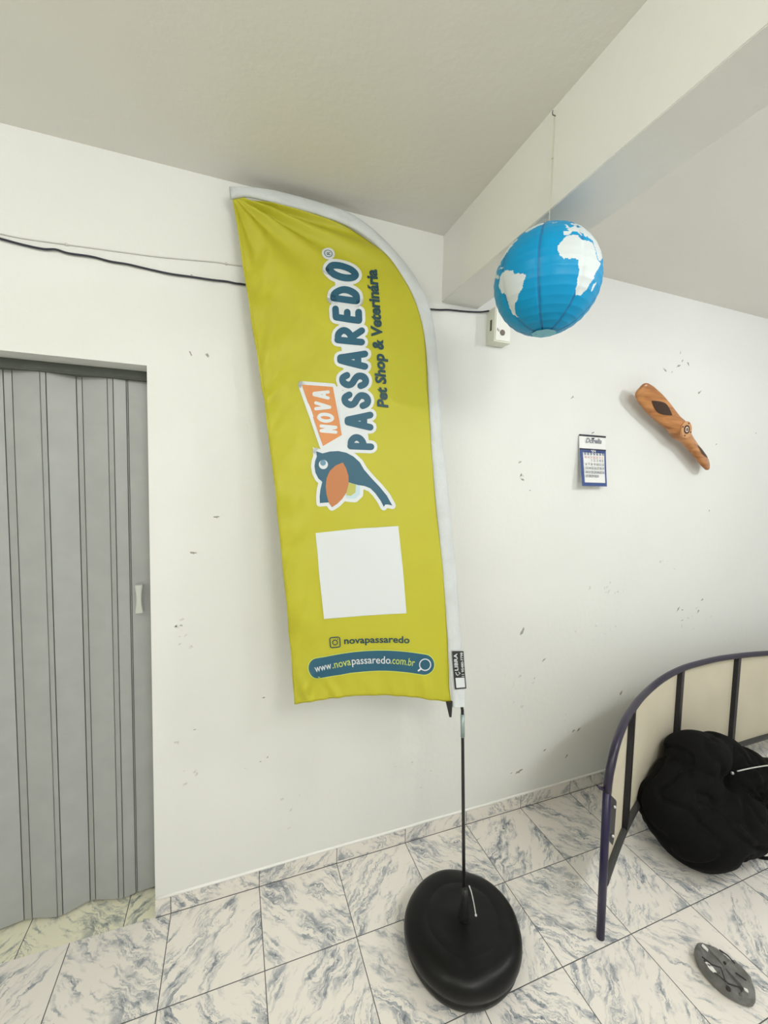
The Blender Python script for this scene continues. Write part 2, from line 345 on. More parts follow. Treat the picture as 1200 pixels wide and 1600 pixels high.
# stitched hem along left and bottom
bm = bmesh.new()
hem = [fpt(x + 3.2, y, fold(x + 3.2, y) + .0012) for x, y in [banner_px(i, 0) for i in range(2, 221, 2)]]
tube(bm, hem, [.0011] * len(hem), 6)
hem = [fpt(x, y - 3, fold(x, y - 3) + .0012) for x, y in [banner_px(220, u / 40) for u in range(1, 40)]]
tube(bm, hem, .0011, 6)
obj('hem_stitching', bm, mat('yellow_thread', s2l((196, 188, 46)), rough=.7), banner, smooth=True)
# pole sleeve : flattened tube of cloth round the pole
o_ = resample(spline([(x, y, 0) for x, y in OUTER], 5), 180); i_ = resample(spline([(x, y, 0) for x, y in [(360, 312)] + INNER[1:-1] + [(706, 1104)]], 5), 180)
# pair the two borders so that the ribs stay square to the curve
bm = bmesh.new(); rings = []
for k in range(180):
    a, b = i_[k], o_[k]; A, B = fpt(a.x, a.y), fpt(b.x, b.y); c = (A + B) / 2; hw = (B - A) / 2
    wr = .0022 * noise.noise(Vector((k / 7, 0, 0)))
    rings.append([bm.verts.new(c + hw * math.cos(q) + FN * (math.sin(q) * (.011 + wr + .003 * noise.noise(Vector((k / 5, math.cos(q) * 2, 1)))) + .001)) for q in [2 * PI * j / 20 for j in range(20)]])
for a, b in zip(rings, rings[1:]):
    for j in range(20): bm.faces.new((a[j], a[(j + 1) % 20], b[(j + 1) % 20], b[j]))
bm.faces.new(rings[0])
sleeve = tag(obj('pole_sleeve', bm, M_slv, flag, smooth=True), 'white fabric pole pocket')
# pole
def PZ(px_, py_): return fpt(px_, py_)
cl = [fpt((a.x + b.x) / 2, (a.y + b.y) / 2) for a, b in zip(i_[12:], o_[12:])][::6][::-1]
foot = Vector((SX, SY - .012, .13)); top0 = fpt(722.5, 1110); top1 = fpt(717, 1075)
pole_pts = [foot, foot.lerp(top0, .5), top0, top1] + [p for p in cl if p.z > top1.z + .06]
bm = bmesh.new(); tube(bm, pole_pts, [.0062, .0062, .0058, .0055] + [.0045] * (len(pole_pts) - 4), 12)
pole = obj('pole', bm, M_blk, flag, smooth=True)
bm = bmesh.new(); a = fpt(722.6, 1116); b = foot.lerp(top0, .865); tube(bm, [a, b], .0078, 14)
tag(obj('ferrule', bm, mat('grey_ferrule', s2l((150, 165, 165)), rough=.3, metal=.3), pole, smooth=True), 'light grey metal ferrule')
# wedge-shaped tension clip under the cloth corner
bm = bmesh.new(); a, b = fpt(701, 1095.5, .004), fpt(703, 1119.5, .004)
tube(bm, [a, a.lerp(b, .1), b], [.0125, .0125, .0045], 16); obj('tension_clip', bm, M_blk, flag, smooth=False, bevel=0)
# weighted base
bm = bmesh.new()
lathe(bm, [(0, .132), (.035, .132), (.05, .127), (.10, .1255), (.128, .125), (.131, .1235), (.134, .125), (.160, .1245), (.182, .121), (.198, .113), (.208, .102), (.212, .090), (.213, .075), (.211, .062), (.205, .050), (.203, .046), (.2045, .040), (.202, .026), (.194, .010), (.182, .001), (0, .0)], (SX, SY, 0), 72)
for v in bm.verts:
    d = v.co - Vector((SX, SY, 0)); an = math.atan2(d.y, d.x)
    k = 1 + .014 * math.sin(2 * an + .6) + .006 * math.sin(5 * an)
    v.co.x = SX + d.x * k; v.co.y = SY + d.y * k
    if v.co.z > .05: v.co.z += .004 * noise.noise(v.co * 14)
wb = tag(obj('weighted_base', bm, mat('black_pvc_base', (0.0022, 0.0022, 0.0024), rough=0.38, noise_amt=.3, scale=8, bump=.12, bscale=16, spec=.28), flag, smooth=True), 'round black filled base')
bm = bmesh.new(); lathe(bm, [(0, .0), (.021, .0), (.020, .02), (.015, .06), (.0115, .10), (.0095, .125), (0, .125)], (foot.x, foot.y, .12), 20); obj('pole_socket', bm, M_blk, wb, smooth=True)
bm = bmesh.new(); lathe(bm, [(0, .006), (.010, .006), (.0125, .004), (.0125, 0)], (SX + .072, SY + .0, .120), 16); obj('filler_cap', bm, M_blk, wb, smooth=True)
bm = bmesh.new(); s = [flr(733, 1384, .235), flr(737, 1396, .21), flr(741, 1415, .165), flr(743.5, 1430, .13)]
tube(bm, spline(s, 5), .0022, 8); bmesh.ops.create_uvsphere(bm, u_segments=10, v_segments=8, radius=.0045, matrix=Matrix.Translation(s[-1]))
tag(obj('elastic_cord', bm, mat('white_cord', (.7, .7, .68), rough=.6), wb, smooth=True), 'white elastic cord')

# ---- printed artwork, laid on the cloth as thin ink layers
class Art:
    def __init__(s, lift): s.bm = bmesh.new(); s.lift = lift; s.c = {}
    def v(s, x, y): return s.bm.verts.new(fpt(x, y, fold(x, y) + s.lift + .0009))
    def poly(s, pts, hole=None, step=6):
        pts = [Vector((p[0], p[1])) for p in pts]; n = len(pts); vs = list(pts); ed = [(i, (i + 1) % n) for i in range(n)]
        x0, x1 = min(p.x for p in pts), max(p.x for p in pts); y0, y1 = min(p.y for p in pts), max(p.y for p in pts)
        y = y0 + step / 2
        while y < y1:
            x = x0 + step / 2
            while x < x1:
                if inside(x, y, pts): vs.append(Vector((x, y)))
                x += step
            y += step
        co, _, fs, _, _, _ = delaunay_2d_cdt(vs, ed, [list(range(n))], 1, 1e-5)
        vv = [s.v(p.x, p.y) for p in co]
        for f in fs:
            try: s.bm.faces.new([vv[i] for i in f])
            except ValueError: pass
    def disc(s, cx, cy, r, n=14):
        c = s.v(cx, cy); nr = max(1, int(r / 4.5)); ring = None
        for q in range(1, nr + 1):
            rr = r * q / nr; new = [s.v(cx + rr * math.cos(2 * PI * k / n), cy + rr * math.sin(2 * PI * k / n)) for k in range(n)]
            for k in range(n): s.bm.faces.new((c, new[k], new[(k + 1) % n]) if ring is None else (ring[k], new[k], new[(k + 1) % n], ring[(k + 1) % n]))
            ring = new
    def stroke(s, pts, w_, closed=False, caps=True):
        P = [Vector((p[0], p[1])) for p in pts]
        if closed: P.append(P[0])
        for a, b in zip(P, P[1:]):
            d = b - a; l = d.length
            if l < 1e-4: continue
            nrm = Vector((-d.y, d.x)) / l * w_ / 2; m = max(1, int(l / 5)); prev = None; nc = max(1, int(w_ / 5))
            for k in range(m + 1):
                q = a + d * k / m; cur = [s.v(*(q + nrm * (1 - 2 * c_ / nc))) for c_ in range(nc + 1)]
                if prev:
                    for c_ in range(nc): s.bm.faces.new((prev[c_], prev[c_ + 1], cur[c_ + 1], cur[c_]))
                prev = cur
        if caps:
            for p in P: s.disc(p.x, p.y, w_ / 2, 12)
    def text(s, string, base, size, italic=0.0, bold=0.0, stretch=1.0, fit=None):
        """letters set along the polyline base (photo pixels), the way up being to the left of its direction"""
        cu = bpy.data.curves.new('t', 'FONT'); cu.body = string; cu.size = 1; cu.offset = bold; cu.shear = italic; cu.resolution_u = 3
        o = bpy.data.objects.new('t', cu); COL.objects.link(o); dg = bpy.context.evaluated_depsgraph_get(); me = bpy.data.meshes.new_from_object(o.evaluated_get(dg))
        w0 = min(v.co.x for v in me.vertices); w1 = max(v.co.x for v in me.vertices)
        B = [Vector((p[0], p[1])) for p in base]; D = [0]
        for a, b in zip(B, B[1:]): D.append(D[-1] + (b - a).length)
        tot = D[-1]; k = tot / (w1 - w0)
        vs = []
        for v in me.vertices:
            u = (v.co.x - w0) * k; j = 0
            while j < len(B) - 2 and D[j + 1] < u: j += 1
            d = (B[j + 1] - B[j]).normalized(); p = B[j] + d * (u - D[j]); up = Vector((d.y, -d.x)); p = p + up * v.co.y * size
            vs.append(s.v(p.x, p.y))
        for f in me.polygons:
            try: s.bm.faces.new([vs[i] for i in f.vertices])
            except ValueError: pass
        bpy.data.objects.remove(o); bpy.data.curves.remove(cu); bpy.data.meshes.remove(me)
    def done(s, name, m, parent=None, label=None):
        bmesh.ops.recalc_face_normals(s.bm, faces=s.bm.faces)
        for f in s.bm.faces:
            if f.normal.dot(FN) < 0: f.normal_flip()
        o = obj(name, s.bm, m, parent or banner); return tag(o, label)
def inside(x, y, P):
    c = False; j = len(P) - 1
    for i in range(len(P)):
        if (P[i][1] > y) != (P[j][1] > y) and x < (P[j][0] - P[i][0]) * (y - P[i][1]) / (P[j][1] - P[i][1]) + P[i][0]: c = not c
        j = i
    return c
# hand-drawn chunky capitals: strokes in a unit box (a = advance, b = height)
GL = {'P': [[(.12, .04), (.12, .96)], [(.12, .94), (.55, .93), (.88, .76), (.84, .56), (.55, .42), (.18, .36)]],
      'A': [[(.08, .04), (.38, .96), (.55, .96), (.92, .04)], [(.25, .30), (.80, .30)]],
      'S': [[(.90, .78), (.66, .95), (.30, .93), (.10, .74), (.24, .57), (.60, .46), (.88, .32), (.84, .12), (.56, .02), (.26, .06), (.08, .22)]],
      'R': [[(.10, .04), (.12, .96)], [(.12, .94), (.55, .93), (.86, .76), (.80, .58), (.50, .45), (.16, .40)], [(.42, .42), (.95, .04)]],
      'E': [[(.95, .96), (.10, .94), (.08, .05), (.95, .06)], [(.10, .50), (.80, .50)]],
      'D': [[(.10, .05), (.12, .95)], [(.12, .95), (.52, .90), (.90, .62), (.90, .34), (.60, .08), (.10, .05)]],
      'O': [[(.50, .99), (.14, .80), (.02, .45), (.18, .12), (.50, .0), (.84, .16), (.98, .52), (.84, .86), (.50, .99)]],
      'N': [[(.1, .02), (.1, .98), (.9, .02), (.9, .98)]], 'V': [[(.06, .98), (.5, .02), (.94, .98)]]}
def letter(ch, xl, xr, y0, y1, lean, sw):
    """photo box of the letter; its height runs right to left, its advance upwards"""
    out = []; ins = sw / 2
    for st in GL[ch]:
        pts = []
        for a, b in st:
            x = (xr - ins) - b * (xr - xl - 2 * ins); y = (y1 - ins) - a * (y1 - y0 - 2 * ins - lean) - lean * b
            pts.append((x, y))
        if ch in 'SODPR' and len(pts) > 3:
            pts = [(p.x, p.y) for p in spline([(x, y, 0) for x, y in pts], 3)]
        out.append(pts)
    return out
big = []
for ch, xl, xr, y0, y1, lean in [('P', 541, 586.5, 676, 705.5, 1), ('A', 537, 585.5, 640, 674.5, 1), ('S', 532, 581, 609, 641, 2), ('S', 528.5, 577.5, 578.5, 610, 2), ('A', 525, 577, 543, 580, 3), ('R', 520.5, 572, 507.5, 542, 3), ('E', 517, 568, 477, 507.5, 5), ('D', 513.5, 564.5, 444.5, 477.5, 4), ('O', 507.5, 560.5, 407, 444.5, 9)]:
    big += letter(ch, xl, xr, y0, y1, lean, 10.6)
sg = [(471, 601.4), (520, 604.7), (534, 680), (504.4, 697.3)]
Q = lambda L: [(450 + x / 6.153, 560 + y / 6.153) for x, y in L]
bird = Q([(268, 895), (330, 915), (400, 897), (480, 892), (560, 908), (630, 945), (690, 1000), (730, 1070), (800, 1150), (880, 1235), (950, 1320), (1003, 1415), (962, 1405), (935, 1405), (920, 1428), (890, 1370), (840, 1300), (790, 1250), (735, 1228), (660, 1218), (590, 1200), (560, 1300), (480, 1380), (400, 1385), (305, 1392), (302, 1330), (310, 1260), (328, 1188), (290, 1155), (262, 1100), (252, 1040), (258, 990), (275, 945)])
wing = Q([(525, 1003), (556, 1060), (578, 1130), (580, 1210), (560, 1290), (520, 1350), (470, 1400), (420, 1432), (390, 1390), (368, 1310), (360, 1230), (370, 1150), (400, 1085), (455, 1032)])
under = Q([(570, 1190), (690, 1225), (686, 1310), (640, 1352), (560, 1345), (540, 1300)])
h = Art(.0009)
for st in big: h.stroke(st, 20.5)
h.stroke([(563, 692), (556, 640), (551, 580), (543, 500), (536, 430)], 28, caps=False)
for shp in (sg, bird, wing, under):
    h.stroke(shp, 11.0, closed=True)
    h.poly(shp)
h.poly([(500, 702), (512, 696), (535, 678), (524, 606), (531, 600), (548, 640), (548, 700), (556, 716), (545, 722), (530, 712), (505, 712)])
h.poly(Q([(235, 850), (300, 905), (340, 880), (360, 960), (250, 960)]))
h.disc(512.6, 397, 10.5, 28)
halo = h.done('logo_halo', M_wht, label='white outline shape behind the logo')
a = Art(.0016)
for st in big: a.stroke(st, 10.6)
a.done('lettering', M_blue, label='chunky blue lettering PASSAREDO reading upwards')
a = Art(.0016); a.poly(sg); a.done('sign_panel', M_org, label='orange tilted panel behind the word NOVA')
a = Art(.0021)
for ch, xl, xr, y0, y1 in [('N', 498.5, 527.5, 663.5, 679), ('O', 494.5, 522, 645.5, 661.5), ('V', 490, 518, 628, 644.5), ('A', 487, 516, 608.5, 626)]:
    n_ = 5.2
    for st in letter(ch, xl, xr, y0 - 1, y1, 2 if ch != 'O' else 1, n_): a.stroke(st, n_)
a.done('lettering', M_wht, label='white lettering NOVA')
a = Art(.0016); a.poly(bird, step=5); bird_o = a.done('bird_emblem', M_blue, label='blue bird emblem')
a = Art(.0018); a.poly(under); a.done('rear_wing_outline', M_pale, bird_o)  # light blue printed outline round the rear wing
a = Art(.0020); a.poly(Q([(580, 1195), (650, 1215), (645, 1290), (600, 1325), (560, 1318), (555, 1270)])); a.done('rear_wing', M_olv, bird_o)
a = Art(.0024); a.poly(wing, step=5); a.done('wing', M_brn, bird_o, 'brown orange wing')
a = Art(.0024); a.disc(450 + 338 / 6.153, 560 + 1022 / 6.153, 7.2, 24); a.done('eye', M_wht, bird_o, 'white eye')
a = Art(.0030); a.disc(450 + 334 / 6.153, 560 + 1006 / 6.153, 4.6, 20); a.done('pupil', mat('grey_blue_print', s2l((98, 140, 164)), rough=.5), bird_o)
a = Art(.0016); a.stroke([(512.6 + 6.2 * math.cos(t * PI / 12), 397 + 6.2 * math.sin(t * PI / 12)) for t in range(24)], 1.1, closed=True, caps=False)
a.text('R', [(515.6, 400), (515.6, 393.6)], 8, bold=.01); a.done('registered_mark', M_blue)
a = Art(.0016); a.text('Pet Shop & Veterinária', [(606.3, 637), (600, 565), (587.5, 421.5)], 22.5, italic=.22, bold=.040); a.done('lettering', M_dgrn, label='dark italic line Pet Shop & Veterinária')
a = Art(.0009); a.poly([(493, 833), (558, 826), (622, 822), (629, 890), (634.5, 958), (570, 962), (506, 967), (499, 900)], step=7)
a.done('white_square', M_wht, label='blank white printed square')
a = Art(.0016)
def rsq(cx, cy, hs, r, rot):
    out = []
    for qx, qy, a0 in ((1, 1, 0), (-1, 1, 90), (-1, -1, 180), (1, -1, 270)):
        for k in range(5):
            t = math.radians(a0 + 22.5 * k); x, y = qx * (hs - r) + r * math.cos(t), qy * (hs - r) + r * math.sin(t)
            out.append((cx + x * math.cos(rot) - y * math.sin(rot), cy + x * math.sin(rot) + y * math.cos(rot)))
    return out
a.stroke(rsq(523.6, 1003.8, 7.8, 2.6, -.08), 1.7, closed=True, caps=False)
a.stroke([(523.6 + 3.8 * math.cos(t * PI / 10), 1003.9 + 3.8 * math.sin(t * PI / 10)) for t in range(20)], 1.5, closed=True, caps=False)
a.disc(527.9, 998.7, .9, 8); a.done('camera_icon', M_dgrn, label='small round-cornered camera icon')
a = Art(.0016); a.text('novapassaredo', [(538, 1006.4), (575, 1004.5), (610, 1003.5), (639, 1004.6)], 14.8, bold=.022); a.done('lettering', M_dgrn, label='small line novapassaredo')
cap_ = [(p.x, p.y) for p in spline([(497.5, 1044, 0), (520, 1040, 0), (545, 1036, 0), (568, 1033.5, 0), (592, 1032, 0), (612, 1032.2, 0), (636, 1034.2, 0), (662, 1038, 0)], 3)]
a = Art(.0009); a.stroke(cap_, 34.0); a.disc(*cap_[0], 17, 28); a.disc(*cap_[-1], 17, 28); a.done('pill_outline', M_lime)
a = Art(.0016); a.stroke(cap_, 31.4); a.disc(*cap_[0], 15.7, 28); a.disc(*cap_[-1], 15.7, 28); pill = a.done('search_bar', M_blue, label='curved blue bar with a web address')
bl = [(492, 1049.5), (520, 1044), (551, 1038.2), (580, 1036.2), (608, 1036.2), (630, 1037.8), (646, 1040.3)]
def sub(pts, u0, u1):
    P = resample([(x, y, 0) for x, y in pts], 101); return [(P[int(round(u0 * 100))].x, P[int(round(u0 * 100))].y)] + [(p.x, p.y) for i, p in enumerate(P) if u0 * 100 < i < u1 * 100 and i % 8 == 0] + [(P[int(round(u1 * 100))].x, P[int(round(u1 * 100))].y)]
a = Art(.0034); a.text('www', sub(bl, 0, .17), 16.5, bold=.006); a.done('lettering', M_wht, pill, 'white letters www')
a = Art(.0034); a.text('passaredo', sub(bl, .38, .755), 16.5, bold=.006); a.done('lettering', M_wht, pill, 'white letters passaredo')
a = Art(.0034); a.stroke([(663 + 8.8 * math.cos(t * PI / 12), 1038 + 8.8 * math.sin(t * PI / 12)) for t in range(24)], 1.7, closed=True, caps=False); a.stroke([(656.6, 1044), (652.5, 1047)], 2.6)
a.done('magnifier_icon', M_wht, pill, 'white magnifier icon')
a = Art(.0034); a.text('.nova', sub(bl, .18, .37), 16.5, bold=.004); a.done('lettering', M_lime, pill, 'lime letters nova')
a = Art(.0034); a.text('.com.br', sub(bl, .765, 1), 16.5, bold=.004); a.done('lettering', M_lime, pill, 'lime letters com.br')
# maker label on the sleeve
_ff, fold = fold, (lambda px, py: .0)
a = Art(.0142); a.poly([(703, 1016), (721, 1016), (722.5, 1040), (725.5, 1074), (707.5, 1075.5), (705, 1045)]); lab = a.done('maker_label', mat('black_label', (.02, .02, .02), rough=.5), sleeve, 'small black label')
a = Art(.0148); a.text('LIBRA', [(712.6, 1046), (711.0, 1019.5)], 7.8, bold=.02); a.done('lettering', M_wht, lab); a = Art(.0148); a.text('11 95480-7798', [(722.0, 1055.5), (719.3, 1018)], 5.2, bold=.02)
a.done('lettering', M_wht, lab); a = Art(.0148); a.stroke([(708.8, 1049), (710, 1052.5), (712.5, 1053.5)], 1.0); a.stroke([(713, 1048.2), (715.6, 1050.4), (713.6, 1052)], .9)
a.done('small_logo', M_wht, lab); a = Art(.0148); a.poly([(708.3, 1057.5), (722.2, 1057), (723.4, 1072), (709.8, 1073)]); a.done('blank_square', M_wht, lab)
fold = _ff

# ------------------------------------------------------------------ hanging paper globe
GC = Vector((1.103, -0.675, 2.308)); GR = 0.150
globe = empty('globe_lantern', (GC.x, GC.y, GC.z - GR), 'round sky blue globe with white continents hanging on a string below the beam', 'hanging globe')
POLY = {
 'sam': [(-81, -5), (-80, 1), (-77, 8), (-72, 12), (-62, 10), (-52, 5), (-50, 0), (-44, -2), (-35, -6), (-35, -9), (-39, -15), (-41, -22), (-48, -26), (-53, -33), (-58, -35), (-62, -39), (-65, -43), (-67, -48), (-69, -52), (-65, -55), (-72, -54), (-75, -48), (-74, -40), (-72, -30), (-70, -19), (-76, -14)],
 'afr': [(-17, 15), (-17, 21), (-10, 30), (-6, 35), (3, 37), (10, 37), (11, 33), (20, 31), (25, 32), (33, 31), (36, 24), (39, 16), (43, 11), (51, 12), (47, 4), (41, -2), (40, -11), (35, -20), (33, -27), (27, -34), (19, -35), (16, -29), (12, -18), (13, -9), (9, -1), (9, 4), (4, 6), (-4, 5), (-9, 5), (-14, 9)],
 'mad': [(49, -12), (50, -16), (47, -25), (44, -24), (44, -17)],
 'eur': [(-9, 37), (-9, 43), (-1, 44), (-4, 48), (2, 51), (8, 54), (9, 57), (14, 54), (22, 57), (28, 60), (22, 61), (24, 65), (18, 62), (16, 57), (12, 56), (11, 59), (5, 59), (6, 63), (14, 68), (26, 71), (40, 67), (60, 69), (90, 76), (140, 73), (175, 69), (160, 60), (140, 52), (128, 38), (120, 30), (108, 20), (104, 10), (98, 15), (90, 22), (80, 12), (76, 10), (70, 22), (60, 25), (52, 27), (48, 30), (56, 25), (59, 22), (52, 15), (44, 12), (38, 22), (35, 30), (36, 36), (27, 37), (26, 41), (22, 37), (19, 42), (13, 45), (18, 40), (16, 38), (10, 44), (3, 43), (-1, 38), (-5, 36)],
 'gbr': [(-5, 50), (1, 51), (-1, 54), (-3, 58), (-6, 57), (-3, 54)],
 'ice': [(-24, 65), (-14, 65), (-15, 66.5), (-22, 66.5)],
 'grn': [(-44, 60), (-22, 70), (-18, 80), (-40, 83), (-65, 80), (-55, 70)],
 'nam': [(-82, 8), (-78, 9), (-83, 15), (-88, 16), (-90, 21), (-97, 22), (-97, 28), (-90, 29), (-83, 29), (-80, 25), (-81, 31), (-75, 35), (-74, 40), (-66, 44), (-60, 46), (-65, 50), (-56, 52), (-64, 60), (-78, 62), (-80, 52), (-94, 58), (-85, 68), (-95, 72), (-125, 70), (-165, 70), (-165, 60), (-150, 60), (-130, 52), (-124, 40), (-115, 30), (-105, 20), (-92, 14)],
 'cub': [(-84, 22), (-77, 21), (-74, 20), (-69, 19), (-74, 18), (-78, 20), (-84, 21)],
 'arab': [(60, 60), (60, 62), (62, 60)]}
NUg, NVg = 400, 200; LON0 = -20
to_cam = math.atan2(CAM.y - GC.y, CAM.x - GC.x)
seam_lons = [LON0 - 8 + 45 * k for k in range(8)]
bm = bmesh.new(); rows = []
for j in range(NVg + 1):
    lat = -90 + 180 * j / NVg; row = []
    rib = abs(math.sin(lat * PI / 180 * 20))
    for i in range(NUg):
        lon = 360 * i / NUg - 180
        sd = min(abs((lon - s + 180) % 360 - 180) for s in seam_lons)
        r = GR * (1 - .007 * rib * (1 if lat < 10 else .5) - .012 * math.exp(-(sd / 2.5) ** 2) + .006 * noise.noise(Vector((lon / 30, lat / 25, 0))))
        a_ = to_cam + math.radians(lon - LON0)
        row.append(bm.verts.new(GC + Vector((r * math.cos(math.radians(lat)) * math.cos(a_), r * math.cos(math.radians(lat)) * math.sin(a_), r * math.sin(math.radians(lat)) * 1.0))) if 0 < j < NVg else None)
    rows.append(row)
south = bm.verts.new(GC - Vector((0, 0, GR * .975))); north = bm.verts.new(GC + Vector((0, 0, GR * .975)))
for j in range(NVg):
    lat = -90 + 180 * (j + .5) / NVg
    for i in range(NUg):
        lon = 360 * (i + .5) / NUg - 180; k = (i + 1) % NUg
        if j == 0: q = (south, rows[1][k], rows[1][i])
        elif j == NVg - 1: q = (north, rows[j][i], rows[j][k])
        else: q = (rows[j][i], rows[j][k], rows[j + 1][k], rows[j + 1][i])
        f = bm.faces.new(q)
        lat_ = (lat + 8) / .79
        wob = 1.1 * noise.noise(Vector((lon / 4, lat / 4, 3))); mi = 0
        for key, P in POLY.items():
            lo_ = -81 + (lon + 81) / .86 if key in ('sam', 'nam', 'cub', 'grn') else 19 + (lon - 19) / .83
            if inside(lo_ + wob, lat_ + wob, P): mi = 1; break
        if not mi:
            sd = min(abs((lon - s + 180) % 360 - 180) for s in seam_lons)
            if sd * math.cos(math.radians(lat)) < 1.3: mi = 2
        f.material_index = mi
M_sea = mat('blue_globe_paper', s2l((6, 146, 200)), rough=.42, noise_amt=.08, scale=10, bump=.1, bscale=30, spec=.25)
M_land = mat('white_globe_paper', s2l((208, 216, 218)), rough=.5, noise_amt=.06, scale=12)
M_seam = mat('blue_globe_seam', s2l((4, 112, 166)), rough=.45)
obj('shell', bm, [M_sea, M_land, M_seam], globe, smooth=True)
bm = bmesh.new(); n = 8; pts = [bm.verts.new(GC + Vector((.036 * math.cos(2 * PI * k / n + .3), .036 * math.sin(2 * PI * k / n + .3), -GR * .985))) for k in range(n)]
c = bm.verts.new(GC + Vector((0, 0, -GR * .998)))
for k in range(n): bm.faces.new((pts[k], c, pts[(k + 1) % n]))
tag(obj('bottom_cap', bm, mat('pale_blue_cap', s2l((110, 184, 206)), rough=.5), globe), 'pale blue eight-sided cap at the bottom')
bm = bmesh.new(); lathe(bm, [(.035, 0), (.037, .002), (.037, .005), (.02, .008), (0, .009)], (GC.x, GC.y, GC.z + GR * .955), 16); obj('top_cap', bm, M_seam, globe, smooth=True)
hk = Vector((1.103, -.675, 2.769))
bm = bmesh.new(); gt = GC + Vector((0, 0, GR * .99)); tube(bm, [hk, Vector((1.1035, -.675, 2.66)), gt], .0009, 6)
bmesh.ops.create_uvsphere(bm, u_segments=8, v_segments=6, radius=.003, matrix=Matrix.Translation((1.1035, -.675, 2.655)))
tag(obj('string', bm, mat('beige_string', s2l((205, 200, 176)), rough=.8), globe), 'thin beige string with a knot')
bm = bmesh.new(); tube(bm, [(1.109, -.675, 2.772), (1.098, -.675, 2.772), (1.094, -.678, 2.775), (1.094, -.680, 2.779)], .0013, 8)
hook = obj('nail', bm, mat('dull_nail', (.12, .11, .09), rough=.5, metal=.6)); tag(hook, 'small bent nail in the beam holding the globe string', 'nail')

# ------------------------------------------------------------------ wall box and cables
M_boxp = mat('off_white_plastic', s2l((228, 230, 214)), rough=.4, noise_amt=.04)
bx = empty('wall_box', (1.39, 0, 2.44), 'small off white plastic box on the wall under the beam beside the globe', 'electrical box')
x0, x1, z0, z1, dp = 1.346, 1.436, 2.361, 2.512, .062
bm = bmesh.new(); box(bm, (x0, -dp, z0), (x1, -.0005, z1)); obj('housing', bm, M_boxp, bx, bevel=.004)
bm = bmesh.new(); box(bm, (x0 + .006, -dp - .004, z0 + .006), (x1 - .006, -dp + .001, z1 - .006)); fc = obj('front_cover', bm, mat('white_plastic_cover', s2l((240, 242, 236)), rough=.35), bx, bevel=.002)
bm = bmesh.new(); box(bm, (x0 - .001, -.042, 2.415), (x0 + .004, -.028, 2.463)); obj('side_slot', bm, mat('shaded_slot', (.10, .10, .07), rough=.7), bx, bevel=.001)
bm = bmesh.new(); m_ = Matrix.Translation((x0 + .041, -dp - .005, 2.402)) @ Matrix.Rotation(PI / 2, 4, 'X'); bmesh.ops.create_cone(bm, cap_ends=True, segments=28, radius1=.0125, radius2=.0135, depth=.004, matrix=m_)
tag(obj('round_knob', bm, mat('brown_grey_disc', s2l((120, 110, 100)), rough=.5, noise_amt=.3, scale=200), bx, bevel=.001), 'round brown grey disc on the front')
bm = bmesh.new()
for dx_, dz_, a_ in ((.013, .048, .15), (.019, .043, .1)): box(bm, (x0 + dx_, -dp - .0048, z0 + dz_), (x0 + dx_ + .003, -dp - .004, z0 + dz_ + .010))
obj('printed_mark', bm, mat('dark_print', (.05, .06, .06)), fc)
bm = bmesh.new()
wp = [(-60, 357), (0, 372.7), (33, 381.7), (67, 389), (87, 389.8), (107, 395.7), (143, 401), (173, 408.6), (200, 413), (233, 420.7), (267, 428), (300, 432.6), (333, 437.5), (353, 439.6), (370, 443), (383, 444.6), (450, 455), (560, 470), (672, 483), (700, 484), (727, 486.5), (750, 487.5), (763, 487.5)]
P = [at(x, y, -.006 - .003 * abs(math.sin(i * 1.7))) for i, (x, y) in enumerate(wp)]; P[-1] = Vector((x0 + .001, -.012, at(763, 487.5).z))
tube(bm, spline(P, 5), .0036, 8)
tag(obj('black_cable', bm, mat('black_cable_sheath', (.012, .014, .03), rough=.45), smooth=True), 'loose black cable strung along the wall behind the flag to the box', 'cable')
bm = bmesh.new(); wp = [(-60, 351), (0, 365), (37, 372.5), (75, 378), (110, 382.7), (167, 390.5), (250, 401.5), (333, 409), (353, 412), (377, 415.5), (450, 426)]
tube(bm, spline([at(x, y, -.0022) for x, y in wp], 4), .0024, 8)
for q in ((104, 382), (353, 412)): 
    p = at(*q, -.003); bmesh.ops.create_uvsphere(bm, u_segments=8, v_segments=6, radius=.005, matrix=Matrix.Translation(p))
tag(obj('painted_cable', bm, mat('painted_over_cable', (.62, .62, .58), rough=.6), smooth=True), 'thin painted-over white cable clipped to the wall above the black one', 'cable')

# ------------------------------------------------------------------ wall calendar
M_card = mat('white_card', (.80, .81, .80), rough=.5); M_navy = mat('blue_calendar_print', s2l((52, 76, 134)), rough=.4); M_ink = mat('grey_ink', (.24, .25, .28), rough=.6); M_red = mat('red_ink', (.6, .18, .16), rough=.6)
cal = empty('wall_calendar', (2.01, -.01, 1.71), 'small blue and white tear-off wall calendar hanging from a nail', 'calendar')
cz1, cz0 = 1.985, 1.716; cxl, cxr = 1.927, 2.110
def calp(u, v, lift=0):   # u 0..1 left to right, v 0..1 top to bottom
    hw = 1 - .0 * v
    yy = -.006 - .034 * v ** 1.3 * (1.15 - .35 * u) - lift
    return Vector((cxl + (cxr - cxl) * u - .002 * v, yy, cz1 + (cz0 - cz1) * v + .0))
def cgrid(u0, u1, v0, v1, lift, th=0, n=10):
    bm = bmesh.new(); g = [[bm.verts.new(calp(u0 + (u1 - u0) * i / 4, v0 + (v1 - v0) * j / n, lift)) for i in range(5)] for j in range(n + 1)]
    for j in range(n):
        for i in range(4): bm.faces.new((g[j][i], g[j + 1][i], g[j + 1][i + 1], g[j][i + 1]))
    if th: bm.normal_update(); bmesh.ops.solidify(bm, geom=bm.faces[:], thickness=th)
    return bm
obj('backing_card', cgrid(0, 1, 0, 1, 0, .0012), M_card, cal)
